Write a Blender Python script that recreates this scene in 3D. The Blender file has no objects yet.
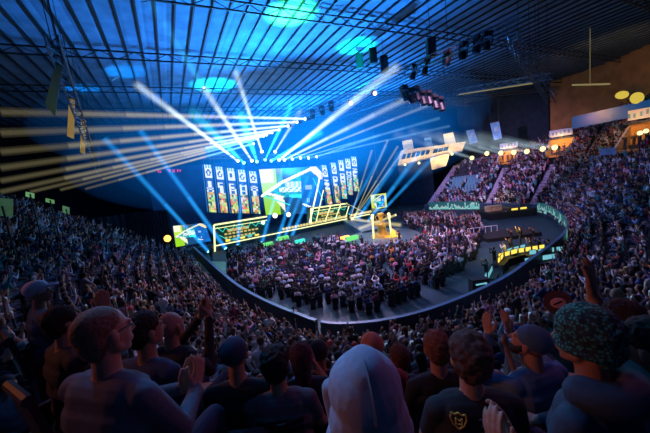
import bpy, bmesh, math, random
import numpy as np
from mathutils import Vector, Matrix, Quaternion

random.seed(7)
rng = np.random.default_rng(7)
SC = bpy.context.scene
COL = SC.collection
PI = math.pi

# ------------------------------------------------------------------ camera
H = 9.5
RZC = 21.9
FPX = 300.0
PITCH, ROLL = math.radians(8.0), math.radians(7.0)
FWD = Vector((0, math.cos(PITCH), -math.sin(PITCH)))
_rt = Vector((1, 0, 0)); _up = _rt.cross(FWD)
RGT = _rt * math.cos(ROLL) - _up * math.sin(ROLL)
UPV = _rt * math.sin(ROLL) + _up * math.cos(ROLL)
EYE = Vector((0, 0, H))
cam = bpy.data.objects.new('camera', bpy.data.cameras.new('camera'))
COL.objects.link(cam)
cam.data.sensor_width = 36
cam.data.lens = FPX / 650 * 36
cam.data.clip_start = 0.05
cam.data.clip_end = 400
m3 = Matrix((RGT, UPV, -FWD)).transposed()
cam.matrix_world = Matrix.Translation(EYE) @ m3.to_4x4()
SC.camera = cam

# ------------------------------------------------------------------ world and exposure
W = bpy.data.worlds.new('world'); SC.world = W; W.use_nodes = True
W.node_tree.nodes['Background'].inputs[0].default_value = (0.10, 0.22, 0.65, 1)
W.node_tree.nodes['Background'].inputs[1].default_value = 0.0035
SC.view_settings.view_transform = 'Standard'
SC.view_settings.look = 'None'
SC.view_settings.gamma = 1
SC.view_settings.use_curve_mapping = False
SC.view_settings.exposure = 0.0
SC.cycles.use_denoising = True
SC.cycles.max_bounces = 4
SC.cycles.diffuse_bounces = 2
SC.cycles.glossy_bounces = 2
SC.cycles.transparent_max_bounces = 96
SC.cycles.volume_bounces = 0
SC.cycles.sample_clamp_indirect = 3.0

def ray(x, y):
    return FWD + RGT * ((x - 325) / FPX) - UPV * ((y - 216.5) / FPX)
def at_z(x, y, z=0.0):
    d = ray(x, y); return EYE + d * ((z - H) / d.z)
def at_d(x, y, D):
    d = ray(x, y); return EYE + d * (D / math.hypot(d.x, d.y))

def spot(loc, target, power, color, angle, blend=0.6, radius=0.3):
    l = bpy.data.lights.new('spot_lamp', 'SPOT')
    l.energy = power; l.color = color; l.spot_size = math.radians(angle); l.spot_blend = blend; l.shadow_soft_size = radius
    o = bpy.data.objects.new('spot_lamp', l); COL.objects.link(o)
    o.location = loc
    o.rotation_euler = (Vector(target) - Vector(loc)).to_track_quat('-Z', 'Y').to_euler()
    return o
BLUE = (0.02, 0.30, 1.0); CYAN = (0.02, 0.75, 0.95); PURP = (0.62, 0.30, 1.0); MAG = (1.0, 0.16, 0.42); TEAL = (0.12, 0.75, 0.85)
# blue washes thrown up at the roof from the stage and the trusses
spot((-6, 40, 10), (-8, 24, 22), 44000, BLUE, 80, 0.9)
spot((3, 38, 10), (3, 23, 22), 44000, BLUE, 85, 0.9)
spot((-14, 46, 10), (-15, 40, 22), 9000, BLUE, 75, 0.9)
spot((8, 50, 10), (9, 46, 22), 34000, BLUE, 100, 0.9)
spot((-4, 52, 10), (-4, 60, 22), 50000, BLUE, 140, 0.9)
for (qx, qy), src, pw, cc, an in (((290, 14), (-4, 28, 11), 150000, (0.05, 1.0, 0.22), 20), ((357, 46), (4, 30, 12), 70000, (0.0, 0.85, 0.8), 24), ((215, 85), (-10, 40, 12), 36000, (0.0, 0.75, 1.0), 34),
                                  ((125, 72), (-24, 34, 12), 14000, (0.0, 0.35, 1.0), 20), ((80, 89), (-30, 32, 12), 14000, (0.0, 0.35, 1.0), 18), ((255, 50), (-6, 30, 11), 8000, (0.0, 0.45, 1.0), 50)):
    spot(src, at_z(qx, qy, 22), pw, cc, an, 0.7)
# house washes on the audience
spot((0, 44, 17), (2, 29, 0), 12000, (0.85, 0.62, 1.0), 85, 0.8)
spot((1, 23, 21), (2, 31, 0), 22000, (0.80, 0.52, 1.0), 68, 0.8)
spot((12, 24, 21), (16, 36, 0), 13000, (0.95, 0.50, 0.95), 66, 0.8)
spot((-10, 30, 21), (-11, 26, 1), 4000, (1.0, 0.55, 0.80), 52, 0.9)
spot((-4, 22, 21), (-5, 14, 1), 3600, (1.0, 0.62, 0.85), 66, 0.9)
spot((14, 18, 21), (16, 14, 3), 4000, (0.55, 0.50, 1.0), 66, 0.9)
spot((20, 34, 21), (28, 34, 3), 3600, (0.50, 0.40, 1.0), 66, 0.9)
spot((26, 52, 20), (32, 58, 5), 7000, (0.80, 0.50, 1.0), 70, 0.9)
spot((12, 30, 20), (13, 37, 0), 14000, (0.92, 0.58, 1.0), 70, 0.8)
spot((-6, 46, 16), (-4, 36, 0), 7000, (0.25, 0.75, 1.0), 90, 0.8)
spot((8, 40, 18), (32, 57, 6), 26000, (0.68, 0.42, 1.0), 55, 0.8)
spot((6, 42, 17), (29, 34, 4), 6000, (0.42, 0.36, 1.0), 45, 0.9)
spot((2, 40, 17), (14, 16, 3), 8000, (0.45, 0.40, 1.0), 50, 0.9)
spot((4, 38, 17), (-11, 23, 2), 7000, (1.0, 0.52, 0.74), 34, 0.9)
spot((0, 36, 17), (-5, 13, 1), 6500, (0.95, 0.60, 0.90), 38, 0.9)
spot((0, 36, 17), (6, 12, 1), 5000, (0.70, 0.50, 1.0), 34, 0.9)
# the lamps nearest the photographer: high in front, blue on one side, magenta and amber on the other
spot((-5, 8, 18), (-0.2, 1.1, 8.7), 3600, (0.03, 0.38, 1.0), 9.5, 0.8)
spot((9, 7, 15), (1.2, 1.6, 8.4), 480, (1.0, 0.16, 0.38), 30, 0.8)
spot((-14, 3.0, 15), (-1.2, 1.6, 8.6), 1500, (1.0, 0.26, 0.08), 18, 0.8)
spot((4, 14, 19), (1.0, 1.15, 8.95), 1500, (0.05, 0.65, 0.9), 4.5, 0.8)  # narrow teal spot added to pick out the beanie wearer alone

# ------------------------------------------------------------------ materials
def mat(name, color, rough=0.7, emit=None, es=1.0, metal=0.0, noise=None, vary=0.25, attr=None, objcol=False, skin=False):
    m = bpy.data.materials.new(name); m.use_nodes = True
    nt = m.node_tree; b = nt.nodes['Principled BSDF']
    b.inputs['Base Color'].default_value = (*color, 1)
    b.inputs['Roughness'].default_value = rough
    b.inputs['Metallic'].default_value = metal
    src = None
    if attr:
        a = nt.nodes.new('ShaderNodeVertexColor'); a.layer_name = attr; src = a.outputs['Color']
    if objcol:
        a = nt.nodes.new('ShaderNodeObjectInfo'); src = a.outputs['Color']
    if skin:
        a = nt.nodes.new('ShaderNodeObjectInfo'); r = nt.nodes.new('ShaderNodeValToRGB')
        r.color_ramp.elements[0].color = (0.16, 0.075, 0.045, 1); r.color_ramp.elements[0].position = 0.0
        r.color_ramp.elements[1].color = (0.52, 0.28, 0.19, 1); r.color_ramp.elements[1].position = 0.35
        nt.links.new(a.outputs['Random'], r.inputs[0]); src = r.outputs[0]
    if noise:
        t = nt.nodes.new('ShaderNodeTexNoise'); t.inputs['Scale'].default_value = noise; t.inputs['Detail'].default_value = 4
        co = nt.nodes.new('ShaderNodeTexCoord'); nt.links.new(co.outputs['Object'], t.inputs['Vector'])
        mr = nt.nodes.new('ShaderNodeMapRange'); mr.inputs['To Min'].default_value = 1 - vary; mr.inputs['To Max'].default_value = 1 + vary
        mr.inputs['From Min'].default_value = 0.3; mr.inputs['From Max'].default_value = 0.7
        nt.links.new(t.outputs[0], mr.inputs['Value'])
        mx = nt.nodes.new('ShaderNodeVectorMath'); mx.operation = 'SCALE'
        if src is None:
            mx.inputs[0].default_value = color
        else:
            nt.links.new(src, mx.inputs[0])
        nt.links.new(mr.outputs[0], mx.inputs['Scale']); src = mx.outputs[0]
        bp = nt.nodes.new('ShaderNodeBump'); bp.inputs['Strength'].default_value = 0.15; bp.inputs['Distance'].default_value = 0.01
        nt.links.new(t.outputs[0], bp.inputs['Height']); nt.links.new(bp.outputs[0], b.inputs['Normal'])
    if src is not None:
        nt.links.new(src, b.inputs['Base Color'])
    if emit is not None:
        b.inputs['Emission Color'].default_value = (*emit, 1)
        b.inputs['Emission Strength'].default_value = es
        if attr:
            b.inputs['Base Color'].default_value = (0.01, 0.01, 0.01, 1)
            for l in list(b.inputs['Base Color'].links): nt.links.remove(l)
            nt.links.new(src, b.inputs['Emission Color'])
    return m

M = dict(
    concrete=mat('concrete', (0.07, 0.085, 0.10), 0.85, noise=1.5),
    floor=mat('arena_floor', (0.008, 0.036, 0.048), 0.65, noise=0.6),
    dasher=mat('dasher_board', (0.035, 0.06, 0.085), 0.5, noise=2.0),
    rail=mat('rail_cap', (0.05, 0.14, 0.24), 0.5),
    drape=mat('black_drape', (0.018, 0.03, 0.05), 0.95, noise=1.0),
    roof=mat('roof_deck', (0.15, 0.26, 0.38), 0.7, noise=0.8),
    steel=mat('dark_steel', (0.03, 0.035, 0.04), 0.5, metal=0.3),
    truss=mat('aluminium_truss', (0.22, 0.25, 0.30), 0.35, metal=0.8),
    black=mat('black_plastic', (0.012, 0.013, 0.016), 0.5),
    seat=mat('black_seat', (0.018, 0.022, 0.03), 0.55),
    teal_seat=mat('teal_seat', (0.10, 0.30, 0.34), 0.6),
    cream=mat('cream_cladding', (0.78, 0.60, 0.30), 0.7, noise=2.0, vary=0.15),
    orange=mat('orange_wall', (0.75, 0.34, 0.08), 0.8, noise=0.8),
    ochre=mat('ochre_cladding', (0.45, 0.22, 0.07), 0.8, noise=0.6),
    stair=mat('pale_stair', (0.40, 0.36, 0.45), 0.8, noise=4.0),
    glass=mat('dark_glass', (0.02, 0.06, 0.10), 0.1),
    white=mat('white_vinyl', (0.75, 0.78, 0.80), 0.6),
    banner=mat('blue_banner', (0.20, 0.42, 0.62), 0.8, noise=1.0),
    gold=mat('gold', (0.95, 0.62, 0.12), 0.3, metal=0.8, emit=(1, 0.6, 0.1), es=0.0),
    deck=mat('stage_deck', (0.05, 0.09, 0.10), 0.3, noise=1.0),
    neon_y=mat('neon_yellow', (0, 0, 0), emit=(0.95, 1.0, 0.45), es=1.5),
    neon_w=mat('neon_white', (0, 0, 0), emit=(0.95, 1.0, 0.92), es=1.8),
    neon_c=mat('neon_cyan', (0, 0, 0), emit=(0.05, 0.95, 0.75), es=1.0),
    neon_g=mat('neon_green', (0, 0, 0), emit=(0.2, 1.0, 0.25), es=0.9),
    lamp_w=mat('lamp_white', (0, 0, 0), emit=(0.9, 0.97, 1.0), es=4.0),
    lamp_b=mat('lamp_cyan', (0, 0, 0), emit=(0.25, 0.85, 1.0), es=3.0),
    lamp_y=mat('lamp_yellow', (0, 0, 0), emit=(1.0, 0.88, 0.40), es=1.6),
    lamp_o=mat('lamp_orange', (0, 0, 0), emit=(1.0, 0.45, 0.08), es=3.0),
    lamp_p=mat('lamp_pink', (0, 0, 0), emit=(1.0, 0.72, 0.75), es=2.5),
    led_r=mat('led_red', (0, 0, 0), emit=(0.9, 0.05, 0.22), es=0.9),
    screen=mat('led_screen', (0, 0, 0), emit=(1, 1, 1), es=1.0, attr='Col'),
    sscreen=mat('monitor_glow', (0, 0, 0), emit=(0.25, 0.75, 0.9), es=0.7),
    yscreen=mat('yellow_desk_lamp', (0, 0, 0), emit=(1.0, 0.72, 0.10), es=1.3),
)

# ------------------------------------------------------------------ mesh helpers
class MB:
    def __init__(s): s.v = []; s.f = []; s.m = []
    def add(s, vs, fs, mi=0):
        n = len(s.v); s.v += [tuple(v) for v in vs]; s.f += [tuple(i + n for i in f) for f in fs]; s.m += [mi] * len(fs)
    def box(s, c, size, rot=None, mi=0):
        sx, sy, sz = [q / 2 for q in size]
        vs = [Vector((x * sx, y * sy, z * sz)) for x in (-1, 1) for y in (-1, 1) for z in (-1, 1)]
        if rot is not None: vs = [rot @ v for v in vs]
        c = Vector(c); vs = [v + c for v in vs]
        s.add(vs, [(0, 1, 3, 2), (4, 6, 7, 5), (0, 4, 5, 1), (2, 3, 7, 6), (0, 2, 6, 4), (1, 5, 7, 3)], mi)
    def tube(s, p, q, r0, r1=None, n=8, mi=0):
        r1 = r0 if r1 is None else r1
        p = Vector(p); q = Vector(q); d = q - p
        if d.length < 1e-6: return
        Q = d.to_track_quat('Z', 'Y'); vs = []
        for c, r in ((p, r0), (q, r1)):
            for k in range(n):
                a = 2 * PI * k / n; vs.append(c + Q @ Vector((r * math.cos(a), r * math.sin(a), 0)))
        s.add(vs, [(k, (k + 1) % n, n + (k + 1) % n, n + k) for k in range(n)] + [tuple(range(n))[::-1], tuple(range(n, 2 * n))], mi)
    def sph(s, c, r, nu=10, nv=7, rot=None, mi=0):
        r = (r, r, r) if not hasattr(r, '__len__') else r
        vs = []; c = Vector(c)
        for j in range(1, nv):
            t = PI * j / nv
            for i in range(nu):
                a = 2 * PI * i / nu
                vs.append(Vector((r[0] * math.sin(t) * math.cos(a), r[1] * math.sin(t) * math.sin(a), r[2] * math.cos(t))))
        vs += [Vector((0, 0, r[2])), Vector((0, 0, -r[2]))]
        if rot is not None: vs = [rot @ v for v in vs]
        vs = [v + c for v in vs]
        T = len(vs) - 2; B = T + 1; fs = []
        for i in range(nu):
            fs.append((T, i, (i + 1) % nu)); b = (nv - 2) * nu; fs.append((B, b + (i + 1) % nu, b + i))
            for j in range(nv - 2):
                fs.append((j * nu + i, (j + 1) * nu + i, (j + 1) * nu + (i + 1) % nu, j * nu + (i + 1) % nu))
        s.add(vs, fs, mi)
    def quad3(s, a, b, c, d, th, mi=0):
        a, b, c, d = map(Vector, (a, b, c, d)); n = (b - a).cross(d - a).normalized() * th
        s.add([a, b, c, d, a + n, b + n, c + n, d + n], [(0, 3, 2, 1), (4, 5, 6, 7), (0, 1, 5, 4), (1, 2, 6, 5), (2, 3, 7, 6), (3, 0, 4, 7)], mi)
    def build(s, name, mats, parent=None, smooth=False, origin=None):
        me = bpy.data.meshes.new(name)
        vs = s.v
        if origin is not None:
            o = Vector(origin); vs = [tuple(Vector(v) - o) for v in vs]
        me.from_pydata(vs, [], s.f)
        mats = mats if isinstance(mats, (list, tuple)) else [mats]
        for m_ in mats: me.materials.append(m_)
        if len(mats) > 1: me.polygons.foreach_set('material_index', s.m)
        if smooth: me.polygons.foreach_set('use_smooth', [True] * len(me.polygons))
        me.update()
        ob = bpy.data.objects.new(name, me); COL.objects.link(ob)
        if origin is not None: ob.location = origin
        if parent is not None:
            ob.parent = parent
            if origin is None: ob.matrix_parent_inverse = parent.matrix_basis.inverted()
        return ob
def tag(o, label=None, cat=None, group=None, kind=None):
    if label: o['label'] = label
    if cat: o['category'] = cat
    if group: o['group'] = group
    if kind: o['kind'] = kind
    return o
def empty(name, loc, label, cat, group=None, rot=None):
    o = bpy.data.objects.new(name, None); COL.objects.link(o); o.empty_display_size = 0.2
    o.location = loc
    if rot is not None: o.rotation_euler = rot
    return tag(o, label, cat, group)
def cables(ends, parent, m=None, top=RZC):
    for p in ends:
        mb = MB(); mb.tube(p, (p[0], p[1], top), .02, n=4); mb.build('hanging_cable', m or M['steel'], parent)
def copy_tree(o, parent=None):
    c = o.copy(); COL.objects.link(c)
    if parent is not None: c.parent = parent
    for ch in o.children: copy_tree(ch, c)
    return c
ORD = 'first second third fourth fifth sixth seventh eighth ninth tenth eleventh twelfth thirteenth fourteenth fifteenth sixteenth seventeenth eighteenth nineteenth twentieth'.split()
ORD += ['twenty-' + w for w in ORD[:9]] + ['thirtieth'] + ['thirty-' + w for w in ORD[:9]]
def catmull(P, n):
    P = [Vector(p) for p in P]; out = []
    for k in range(n):
        t = k / (n - 1) * (len(P) - 1); i = min(int(t), len(P) - 2); u = t - i
        a, b, c, d = P[max(i - 1, 0)], P[i], P[i + 1], P[min(i + 2, len(P) - 1)]
        out.append(0.5 * ((2 * b) + (c - a) * u + (2 * a - 5 * b + 4 * c - d) * u * u + (3 * b - a - 3 * c + d) * u ** 3))
    return out

# ------------------------------------------------------------------ the bowl
Z0 = 0.35
CT = [  # wall foot (x, y), top edge (x, y, z)
    ((-20.5, 42.0), (-36, 33, 12.5)), ((-11.8, 27.6), (-33, 20, 12.6)), ((-7.6, 21.2), (-26, 7, 12.8)),
    ((-3.5, 16.4), (-14, -5, 13.0)), ((-0.5, 14.1), (-3, -10, 13.1)), ((4.0, 14.0), (9, -10, 13.1)),
    ((9.4, 16.2), (28, -3, 13.0)), ((14.5, 19.6), (39, 11, 13.2)), ((22.4, 27.0), (43.5, 28, 13.6)),
    ((27.6, 34.6), (45, 42, 13.6)), ((30.4, 42.5), (46, 53, 11.6)), ((26.2, 50.0), (41, 66, 9.0)), ((19.2, 57.0), (33, 73, 8.0))]
NS = 241
BL = catmull([(*b, Z0) for b, t in CT], NS)
TL = catmull([t for b, t in CT], NS)
NR = 28
def surf(s, f):
    """point of the bowl: s along the wall 0..1, f up the slope 0..1"""
    t = s * (NS - 1); i = min(int(t), NS - 2); u = t - i
    return BL[i].lerp(BL[i + 1], u).lerp(TL[i].lerp(TL[i + 1], u), f)
def px_of(P):
    v = Vector(P) - EYE; z = v.dot(FWD)
    if z < 0.05: return None
    return 325 + FPX * v.dot(RGT) / z, 216.5 - FPX * v.dot(UPV) / z, z
mb = MB()
vs = []
for k in range(NR):
    for j in (0, 1):
        f = (k + j) / NR
        for i in range(0, NS):
            p = BL[i].lerp(TL[i], f); vs.append((p.x, p.y, Z0 + (TL[i].z - Z0) * k / NR))
fs = []
for r in range(2 * NR - 1):
    for i in range(NS - 1):
        a = r * NS + i; fs.append((a, a + 1, a + NS + 1, a + NS))
mb.add(vs, fs)
o = mb.build('floor_terraces', M['concrete']); tag(o, kind='structure')
# main floor
mb = MB(); mb.box((0, 40, -0.1), (160, 150, 0.2)); tag(mb.build('floor', M['floor']), kind='structure')
# wall between floor and bowl, in two runs with a gate between them
RIM = []
for i in range(NS):
    a = BL[max(i - 1, 0)]; b = BL[min(i + 1, NS - 1)]; d = b - a; n = Vector((-d.y, d.x, 0)).normalized()
    w = max(0.0, min(1.0, (0.72 - i / (NS - 1)) / .15)); RIM.append(BL[i] + n * (1.25 * w * w * (3 - 2 * w)))
def rim(i0, i1, name):
    mb = MB()
    for i in range(i0, i1):
        a, b = RIM[i], RIM[i + 1]; d = (b - a); n = Vector((d.y, -d.x, 0)).normalized() * 0.12
        for z0, z1, mi, w in ((0.0, 1.45, 0, 1.0), (1.45, 1.51, 1, 1.0)):
            q = [a - n * w, b - n * w, b + n * w, a + n * w]
            mb.add([(p.x, p.y, z0) for p in q] + [(p.x, p.y, z1) for p in q], [(0, 1, 5, 4), (1, 2, 6, 5), (2, 3, 7, 6), (3, 0, 4, 7), (4, 5, 6, 7)], mi)
    tag(mb.build(name, [M['dasher'], M['rail']]), kind='structure')
gate = min(range(NS), key=lambda i: (BL[i] - Vector((-1.6, 15.0, Z0))).length)
rim(0, gate - 2, 'wall_rink_near_stage'); rim(gate + 1, NS - 1, 'wall_rink_far')
# outer walls behind the bowl, up to the roof
def outer(i0, i1, name, m, z0off, ztop, off):
    mb = MB()
    for i in range(i0, i1):
        a, b = TL[i], TL[i + 1]; oa = (TL[i] - BL[i]); oa.z = 0; ob = (TL[i + 1] - BL[i + 1]); ob.z = 0
        a2 = a + oa.normalized() * off; b2 = b + ob.normalized() * off
        za = a.z + z0off; zb = b.z + z0off
        mb.add([(a2.x, a2.y, za), (b2.x, b2.y, zb), (b2.x, b2.y, ztop), (a2.x, a2.y, ztop)], [(0, 1, 2, 3)])
    tag(mb.build(name, m), kind='structure')
RZ = 22.0
i_or = int(NS * 0.60); i_end = int(NS * 0.87)
outer(0, i_or, 'wall_bowl_back', M['drape'], -1.5, RZ, 1.2)
outer(i_or, i_end, 'wall_ochre', M['ochre'], 1.6, RZ, 3.5)
outer(i_end, NS - 1, 'wall_far_stand', M['drape'], -3, RZ, 3.0)
mb = MB()
for i in range(0, NS - 1, 1):
    a, b = TL[i], TL[i + 1]; oa = (TL[i] - BL[i]); oa.z = 0; ob = (TL[i + 1] - BL[i + 1]); ob.z = 0
    a2 = a + oa.normalized() * 6; b2 = b + ob.normalized() * 6
    mb.add([(a.x, a.y, a.z - .45), (b.x, b.y, b.z - .45), (b2.x, b2.y, b.z - .45), (a2.x, a2.y, a.z - .45)], [(0, 1, 2, 3)])
tag(mb.build('floor_concourse', M['concrete']), kind='structure')
# back and side walls of the hall
mb = MB(); mb.box((0, 92, 11), (170, 0.4, 24)); tag(mb.build('wall_back', M['drape']), kind='structure')
mb = MB(); mb.box((-64, 35, 11), (0.4, 120, 24)); tag(mb.build('wall_left', M['drape']), kind='structure')
mb = MB(); mb.box((66, 35, 11), (0.4, 120, 24)); tag(mb.build('wall_right', M['drape']), kind='structure')
# black drape beside the stage
dp = [at_z(176, 252, 0), Vector((-33, 50, 0)), Vector((-46, 44, 0)), Vector((-52, 30, 0))]
mb = MB()
for a, b in zip(dp, dp[1:]):
    n = 14
    for k in range(n):
        p = a.lerp(b, k / n); q = a.lerp(b, (k + 1) / n); nn = Vector((-(q - p).y, (q - p).x, 0)).normalized() * 0.18
        mid = (p + q) / 2 + nn
        for u, w in ((p, mid), (mid, q)):
            mb.add([(u.x, u.y, 0), (w.x, w.y, 0), (w.x, w.y, 7.0), (u.x, u.y, 7.0)], [(0, 1, 2, 3)])
tag(mb.build('wall_drape', M['drape']), kind='structure')

# ------------------------------------------------------------------ roof
vdir = ray(168, 193); vdir = Vector((vdir.x, vdir.y, 0)).normalized()
hdir = Vector((vdir.y, -vdir.x, 0))
mb = MB()
c0 = Vector((0, 35, 0))
for k in range(-60, 60):     # a ribbed deck
    a = c0 + hdir * (k * 1.5)
    for u, w, z, z2 in ((0, 1.1, RZ, RZ), (1.1, 1.3, RZ, RZ + .03), (1.3, 1.5, RZ + .03, RZ)):
        p0 = a + hdir * u - vdir * 90; p1 = a + hdir * w - vdir * 90; q0 = p0 + vdir * 180; q1 = p1 + vdir * 180
        mb.add([(p0.x, p0.y, z), (p1.x, p1.y, z2), (q1.x, q1.y, z2), (q0.x, q0.y, z)], [(0, 1, 2, 3)])
tag(mb.build('ceiling', M['roof']), kind='structure')
RQ = Matrix((hdir, vdir, Vector((0, 0, 1)))).transposed()
for k in range(-36, 56):
    mb = MB(); c = c0 + hdir * (k * 1.2)
    mb.box((c.x, c.y, RZ - 0.08), (0.12, 150, 0.14), RQ)
    tag(mb.build('trim_purlin', M['steel']), kind='structure')
for k in range(-6, 7):        # cross girders, open web
    mb = MB(); c = c0 + vdir * (k * 9.5)
    for z in (RZ - 0.3, RZ - 0.9):
        mb.box((c.x, c.y, z), (130, 0.12, 0.10), RQ)
    for j in range(-26, 26):
        a = c + hdir * (j * 2.5); b = c + hdir * (j * 2.5 + 1.25); d = c + hdir * (j * 2.5 + 2.5)
        mb.tube((a.x, a.y, RZ - .9), (b.x, b.y, RZ - .3), 0.03, n=4)
        mb.tube((b.x, b.y, RZ - .3), (d.x, d.y, RZ - .9), 0.03, n=4)
    tag(mb.build('trim_girder', M['steel']), kind='structure')

# thin haze under the roof, its blue light put in as volume emission
def haze(c, r, col, st, rot=0.0):
    m = bpy.data.materials.new('glowing_haze'); m.use_nodes = True; nt = m.node_tree; nt.nodes.clear()
    out = nt.nodes.new('ShaderNodeOutputMaterial'); pv = nt.nodes.new('ShaderNodeVolumePrincipled')
    pv.inputs['Density'].default_value = 0.0; pv.inputs['Emission Color'].default_value = (*col, 1); pv.inputs['Emission Strength'].default_value = st
    nt.links.new(pv.outputs[0], out.inputs['Volume'])
    mb = MB(); mb.sph(c, r, 40, 24, Matrix.Rotation(rot, 3, 'Z'))
    tag(mb.build('haze', m), 'thin blue self-glowing haze hanging round the stage under the roof', 'haze', 'haze', kind='stuff')
for q_, st_ in ((1.15, .0030), (1.0, .0035), (.85, .0040), (.7, .0050), (.55, .007)):
    haze((-2, 50, 13.5), (27 * q_, 20 * q_, 8.2 * math.sqrt(q_)), (.003, .20, .85), st_, .45)
haze((-3, 52, 13.2), (16, 9, 6.0), (.004, .28, 1.0), .016, .45)
for q_ in (1.0, .8, .6): haze((7, 42, 15.5), (20 * q_, 15 * q_, 5.5 * q_), (.003, .18, .75), .0035, .9)
for q_ in (1.0, .75): haze((-10, 36, 16.5), (18 * q_, 14 * q_, 4.8 * q_), (.003, .20, .75), .005, .2)
# ------------------------------------------------------------------ stage
SO = Vector((-17.7, 44.4, 0)); SU = Vector((0.894, 0.448, 0)); SB = Vector((-0.448, 0.894, 0))
SR = Matrix((SU, SB, Vector((0, 0, 1)))).transposed()
def sp(x, y, w=3.0):
    """point of the upright plane w metres behind the stage front, seen at pixel (x, y)"""
    d = ray(x, y); t = (SO + SB * w - EYE).dot(SB) / d.dot(SB); return EYE + d * t
def su(p): return (Vector(p) - SO).dot(SU)
st = empty('stage', SO, 'long dark main stage with lit front edge, below the rows of hanging screens', 'stage')
mb = MB(); mb.box(SO + SU * 15 + SB * 7 + Vector((0, 0, .5)), (38, 14, 1.0), SR); mb.build('deck', M['deck'], st)
mb = MB(); a = SO + SB * (-.06) + Vector((0, 0, .8)) + SU * 0.5; mb.tube(a, a + SU * 29, 0.09, n=6); mb.build('edge_light', M['neon_y'], st)
mb = MB()
for k in range(34):
    a = SO + SU * (12 + k * .55) + SB * .6 + Vector((0, 0, 1.0)); mb.box(a + Vector((0, 0, .18)), (.35, .25, .35), SR)
mb.build('footlight_strip', mat('warm_footlight', (0, 0, 0), emit=(1.0, 0.85, 0.35), es=0.9), st)
mb = MB(); mb.box(SO + SU * 14 + SB * 12.5 + Vector((0, 0, 7)), (42, .3, 14), SR); bk = mb.build('backdrop_panel', mat('blue_backdrop', (0.03, 0.10, 0.22), 0.8, noise=.5), st)
# sheet beside the stage, the floor's greenish light put into its colour
gp = [at_z(182, 262, .05), at_z(226, 262, .05), at_z(226, 276, .05), at_z(206, 274, .05)]
mb = MB(); mb.quad3(gp[0], gp[3], gp[2], gp[1], .06)
tag(mb.build('side_platform', mat('green_light_tint', (0.22, 0.33, 0.20), .5, noise=.8)), 'low floor platform with green light in its colour beside the near end of the stage', 'platform')
mb = MB(); cp = at_z(383, 241, 0)
mb.tube((cp.x, cp.y, 0), (cp.x, cp.y, .7), 4.6, 4.6, 36); rd = empty('round_stage', (cp.x, cp.y, 0), 'round dark stage under the golden trophy pedestal', 'stage')
mb.build('riser', M['deck'], rd)
mb = MB()
for k in range(36):
    a = 2 * PI * k / 36; b = 2 * PI * (k + 1) / 36
    mb.tube((cp.x + 4.62 * math.cos(a), cp.y + 4.62 * math.sin(a), .6), (cp.x + 4.62 * math.cos(b), cp.y + 4.62 * math.sin(b), .6), .05, n=5)
mb.build('edge_strip', mat('dim_blue_strip', (0, 0, 0), emit=(.1, .45, .6), es=.5), rd)
# walkway between main stage and round stage
mb = MB(); a = sp(352, 232, 0); a.z = 0.35; b = Vector((cp.x, cp.y, .35)); d = b - a; L = d.length; d.normalize()
q = Matrix((d, Vector((-d.y, d.x, 0)), Vector((0, 0, 1)))).transposed()
mb.box((a + b) / 2 - d * 2, (L - 3, 3.2, .7), q); wk = mb.build('walkway', mat('walkway_blue', (.06, .17, .26), .3, noise=1)); tag(wk, 'blue walkway joining the main stage to the round stage', 'walkway')
# trophy pedestal
tp = empty('trophy_pedestal', (cp.x, cp.y, .7), 'golden lit pedestal with a trophy, in the middle of the round stage', 'pedestal')
mb = MB(); mb.tube((cp.x, cp.y, .7), (cp.x, cp.y, .95), 1.5, 1.4, 8); mb.tube((cp.x, cp.y, .95), (cp.x, cp.y, 2.1), .62, .5, 8); mb.tube((cp.x, cp.y, 2.1), (cp.x, cp.y, 2.3), .9, .9, 8)
mb.build('base', M['gold'], tp)
mb = MB()
for z0, z1, r0, r1 in ((2.3, 2.4, .35, .3), (2.4, 2.8, .08, .1), (2.8, 3.5, .16, .48), (3.5, 3.7, .48, .42)): mb.tube((cp.x, cp.y, z0), (cp.x, cp.y, z1), r0, r1, 14)
for s_ in (-1, 1):
    for k in range(6):
        a = -1.2 + k * .4; b = a + .4
        mb.tube((cp.x + s_ * (.42 + .28 * math.cos(a)), cp.y, 3.15 + .28 * math.sin(a)), (cp.x + s_ * (.42 + .28 * math.cos(b)), cp.y, 3.15 + .28 * math.sin(b)), .05, n=5)
mb.build('trophy_cup', M['gold'], tp)
for k in range(4):
    mb = MB(); a = k * PI / 2 + .6; mb.tube((cp.x + 1.6 * math.cos(a), cp.y + 1.6 * math.sin(a), .7), (cp.x + 1.5 * math.cos(a), cp.y + 1.5 * math.sin(a), 3.2), .09, n=6)
    mb.sph((cp.x + 1.5 * math.cos(a), cp.y + 1.5 * math.sin(a), 3.3), .22)
    mb.build('corner_lamp_post', M['lamp_y'], tp)
for k, (dx, dy) in enumerate(((2.6, .2), (-2.2, -1.2), (0.3, 2.4))):
    spot((cp.x + dx, cp.y + dy, 6.5), (cp.x, cp.y, 1), 700, (1, .72, .2), 50)
mb = MB(); p = at_z(389, 238, .75); mb.add([p, p + Vector((1.6, 0, 0)), p + Vector((.3, .8, 0)), p + Vector((.6, .3, 1.1))], [(0, 1, 3), (1, 2, 3), (2, 0, 3), (0, 2, 1)])
tag(mb.build('stage_wedge', mat('yellow_wedge', (.9, .6, .05), .5, emit=(1, .7, .1), es=.5)), 'small bright yellow wedge on the round stage beside the pedestal', 'stage wedge')

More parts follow.
